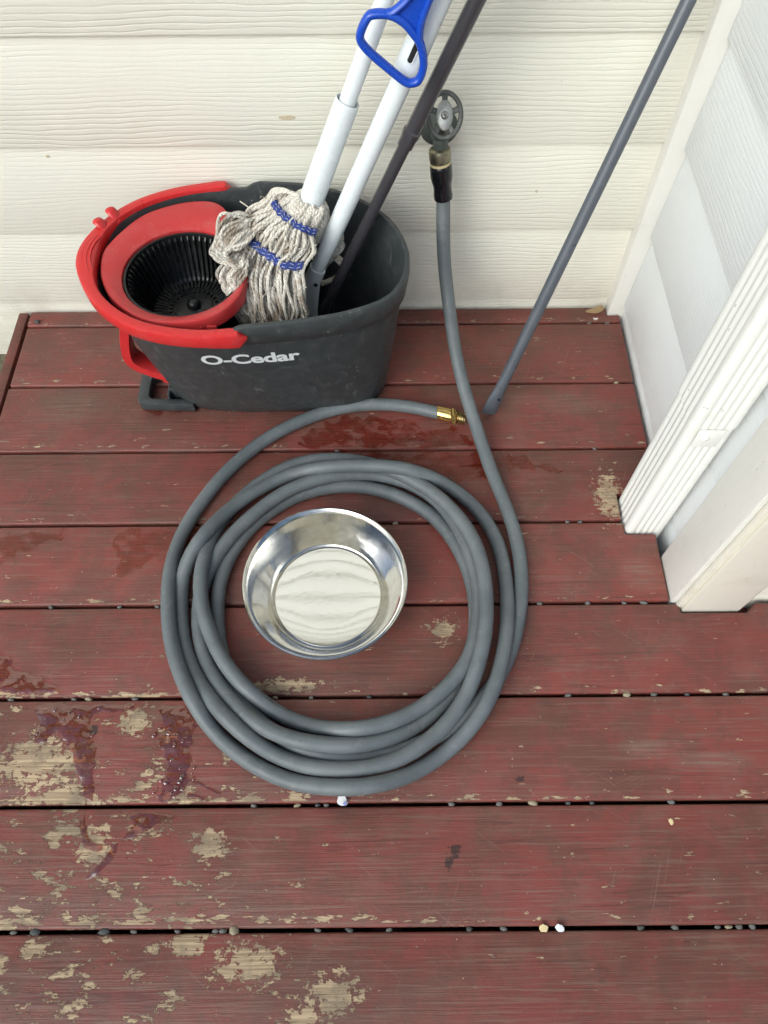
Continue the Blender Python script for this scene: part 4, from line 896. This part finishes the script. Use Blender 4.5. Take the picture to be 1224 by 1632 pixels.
# ------------------------------------------------------------------ pebbles and litter
PEB = [(-0.6575, 1.0005), (0.394, 0.9909), (0.4276, 0.9921), (0.4216, 0.8511), (-0.0796, 0.7033), (0.3619, 0.7068), (0.0182, 0.5646), (0.1399, 0.5624), (0.2972, 0.5633), (0.3175, 0.5631), (-0.5096, 0.4206), (-0.4044, 0.4208), (-0.347, 0.4203), (0.2359, 0.4204), (0.3098, 0.4228), (0.3652, 0.4224), (0.395, 0.4231), (-0.5369, 0.2765), (-0.4465, 0.2766), (-0.4251, 0.2774), (-0.3587, 0.2768), (-0.158, 0.277), (-0.1061, 0.2775), (-0.0227, 0.2786), (0.2616, 0.2791), (0.3459, 0.2793), (0.3843, 0.2781), (0.4317, 0.2777), (0.4874, 0.2781), (-0.1772, 0.1346), (-0.1186, 0.1341), (-0.0918, 0.1347), (-0.0801, 0.1346), (0.0872, 0.1342), (0.1509, 0.1345), (0.1961, 0.1349), (0.2429, 0.1346), (0.2747, 0.1343), (0.3808, 0.1335), (-0.464, -0.0101), (-0.4369, -0.0097), (-0.3512, -0.0109), (-0.3148, -0.0105), (-0.2605, -0.0102), (-0.2131, -0.0105), (-0.2037, -0.0106), (-0.1905, -0.0107), (-0.0865, -0.0107), (-0.0469, -0.0103), (0.0021, -0.01), (0.1015, -0.01), (0.1442, -0.0103), (0.3142, -0.0108), (0.3569, -0.0111), (0.4096, -0.0115), (0.4236, -0.0116), (0.4367, -0.0117), (0.453, -0.0118)]
BIG = {0: 1.5, 6: 1.15, 25: 1.45, 35: 1.5, 40: 1.7, 41: 1.5, 46: 1.7, 45: 1.2, 16: 1.3, 14: 1.2, 38: 1.2, 53: 1.2}
TAN = {6, 25, 35, 46, 21, 3, 30, 19, 55}
DARK = {0, 40, 41, 36, 37, 48, 50, 52, 31, 27, 23}
ORD = ['first', 'second', 'third', 'fourth', 'fifth', 'sixth', 'seventh', 'eighth', 'ninth', 'tenth', 'eleventh', 'twelfth', 'thirteenth', 'fourteenth', 'fifteenth', 'sixteenth', 'seventeenth', 'eighteenth', 'nineteenth', 'twentieth']
bygap = {}
for i, (x_, y_) in enumerate(PEB):
    gi = min(range(8), key=lambda k: abs(GAPS[k]-y_)); bygap.setdefault(gi, []).append((x_, i))
for gi, lst in bygap.items():
    lst.sort()
    for k, (x_, i) in enumerate(lst):
        s = .0035*BIG.get(i, 1.)*rng.uniform(.85, 1.1); cn = 'tan' if i in TAN else 'dark grey' if i in DARK else 'grey'
        bm = bmesh.new(); bmesh.ops.create_icosphere(bm, subdivisions=2, radius=1.)
        sx_, sy_, sz_ = rng.uniform(1.05, 1.5), rng.uniform(.72, .9), rng.uniform(.6, .85); off = Vector((i*3.1, i*1.7, 0))
        for v in bm.verts:
            q = v.co * (1+.45*mnoise.noise(v.co*1.3+off)); v.co = Vector((q.x*sx_, q.y*sy_, q.z*sz_))*s
        me = bpy.data.meshes.new('pebble'); bm.to_mesh(me); bm.free(); me.materials.append(PEBM[cn]); me.polygons.foreach_set('use_smooth', [True]*len(me.polygons))
        o = bpy.data.objects.new('pebble', me); col.objects.link(o)
        o.location = (x_, GAPS[gi] + (.010 if i == 0 else 0.), s*.55 if i == 0 else -.0030); o.rotation_euler = (0, 0, rng.uniform(-.3, .3))
        gn = 'nearest deck gap to the back wall' if gi == 0 else '%s deck gap from the back wall' % ORD[gi]
        only = len(lst) == 1
        tag(o, ('%s pebble lodged in the %s' % (cn, gn)) if only else '%s pebble, %s from left in the %s' % (cn, ORD[k], gn), 'pebble', 'pebbles lodged in the deck gaps')
def scrap(name, pts, mat, label, cat, th=.0006):
    pts = [p+Vector((rng.uniform(-1, 1), rng.uniform(-1, 1), rng.uniform(-.3, .3)))*.0007 for p in catmull(pts, 3, True)]
    n = len(pts); c0 = sum((Vector(p) for p in pts), Vector())/n; V = [c0+Vector((0, 0, .0015))]+[Vector(p) for p in pts]
    V += [v-Vector((0, 0, th)) for v in V]; m_ = n+1
    F = [(0, 1+i, 1+(i+1) % n) for i in range(n)]+[(m_, m_+1+(i+1) % n, m_+1+i) for i in range(n)]+[(1+i, m_+1+i, m_+1+(i+1) % n, 1+(i+1) % n) for i in range(n)]
    o = mobj(name, V, F, mat, None, True, tuple(c0)); o.scale = (.8, .8, .7); return tag(o, label, cat)
scrap('dry_leaf', [(.382, 1.014, .002), (.398, 1.018, .008), (.412, 1.020, .016), (.420, 1.019, .018), (.4245, 1.014, .012), (.418, 1.009, .006), (.404, 1.006, .003)], M['leaf'], 'curled brown dry leaf against the wall by the corner post', 'leaf')
scrap('chalky_flake', [(.400, 1.000, .0012), (.404, .9975, .0022), (.408, 1.0, .0014), (.411, .998, .0012), (.408, .995, .0012), (.402, .996, .0012)], M['petal'], 'small white flake below the curled leaf', 'flake')
p1 = scrap('paper_scrap', [(-.068, .1375, .0025), (-.063, .147, .006), (-.056, .148, .0085), (-.052, .141, .005), (-.050, .134, .002), (-.059, .131, .003)], M['petal'], 'crumpled white and blue scrap under the front of the coil', 'scrap')
scrap('wood_chip', [(.186, -.009, .002), (.192, -.0045, .005), (.199, -.008, .004), (.198, -.014, .002), (.190, -.0155, .002)], M['flake'], 'yellow chip left of the white petal in the front gap', 'chip')
scrap('white_petal', [(.2055, -.0085, .003), (.211, -.0045, .0075), (.2175, -.008, .005), (.2185, -.0145, .002), (.211, -.0155, .002)], M['petal'], 'small white petal lying on the front deck gap', 'petal')
scrap('wood_chip', [(.3705, .1125, .0012), (.3745, .1155, .0024), (.3785, .1115, .0020), (.3765, .1060, .0012), (.3725, .1065, .0012)], M['flake'], 'yellow chip on the second plank from the front, far right', 'chip')
V = [(-.0580, .1345, .0066), (-.0535, .1375, .0092), (-.0510, .1330, .0060), (-.0545, .1305, .0045)]
o = mobj('blue_piece', V+[(a, b, c-.0005) for a, b, c in V], [(0, 1, 2, 3), (7, 6, 5, 4), (0, 1, 5, 4), (1, 2, 6, 5), (2, 3, 7, 6), (3, 0, 4, 7)], M['scrapblue'], p1, False)

# ------------------------------------------------------------------ trees across the garden, behind the viewpoint (mirrored in the bowl)
k = NT('garden_foliage'); p = k.pos()
b = k.mix(k.noise(p, 2.2, 3), (.050, .085, .018), (.17, .20, .035)); M['foliage'] = k.set(Base_Color=b, Roughness=.6, Specular_IOR_Level=.2)
V = []; F = []; fr = random.Random(3)
for c in range(64):
    a = R(fr.uniform(-150, -30)); d = fr.uniform(8.0, 12.0); cx, cy, cz = d*math.cos(a), d*math.sin(a), fr.uniform(.2, 3.6)
    for q in range(170):
        v = Vector((fr.gauss(0, .55), fr.gauss(0, .55), fr.gauss(0, .42))); n_ = Vector((fr.gauss(0, 1), fr.gauss(0, 1), fr.gauss(0, 1))).normalized(); t1 = n_.orthogonal().normalized()*.085; t2 = n_.cross(t1)*.6
        c0 = Vector((cx, cy, max(.0, cz)))+v; b0 = len(V); V += [c0-t1, c0-t2, c0+t1, c0+t2]; F.append((b0, b0+1, b0+2, b0+3))
o = mobj('garden_trees', V, F, M['foliage'], None, False); o['kind'] = 'stuff'
o['label'] = 'far garden trees mirrored as yellow green patches in the steel bowl'; o['category'] = 'trees'
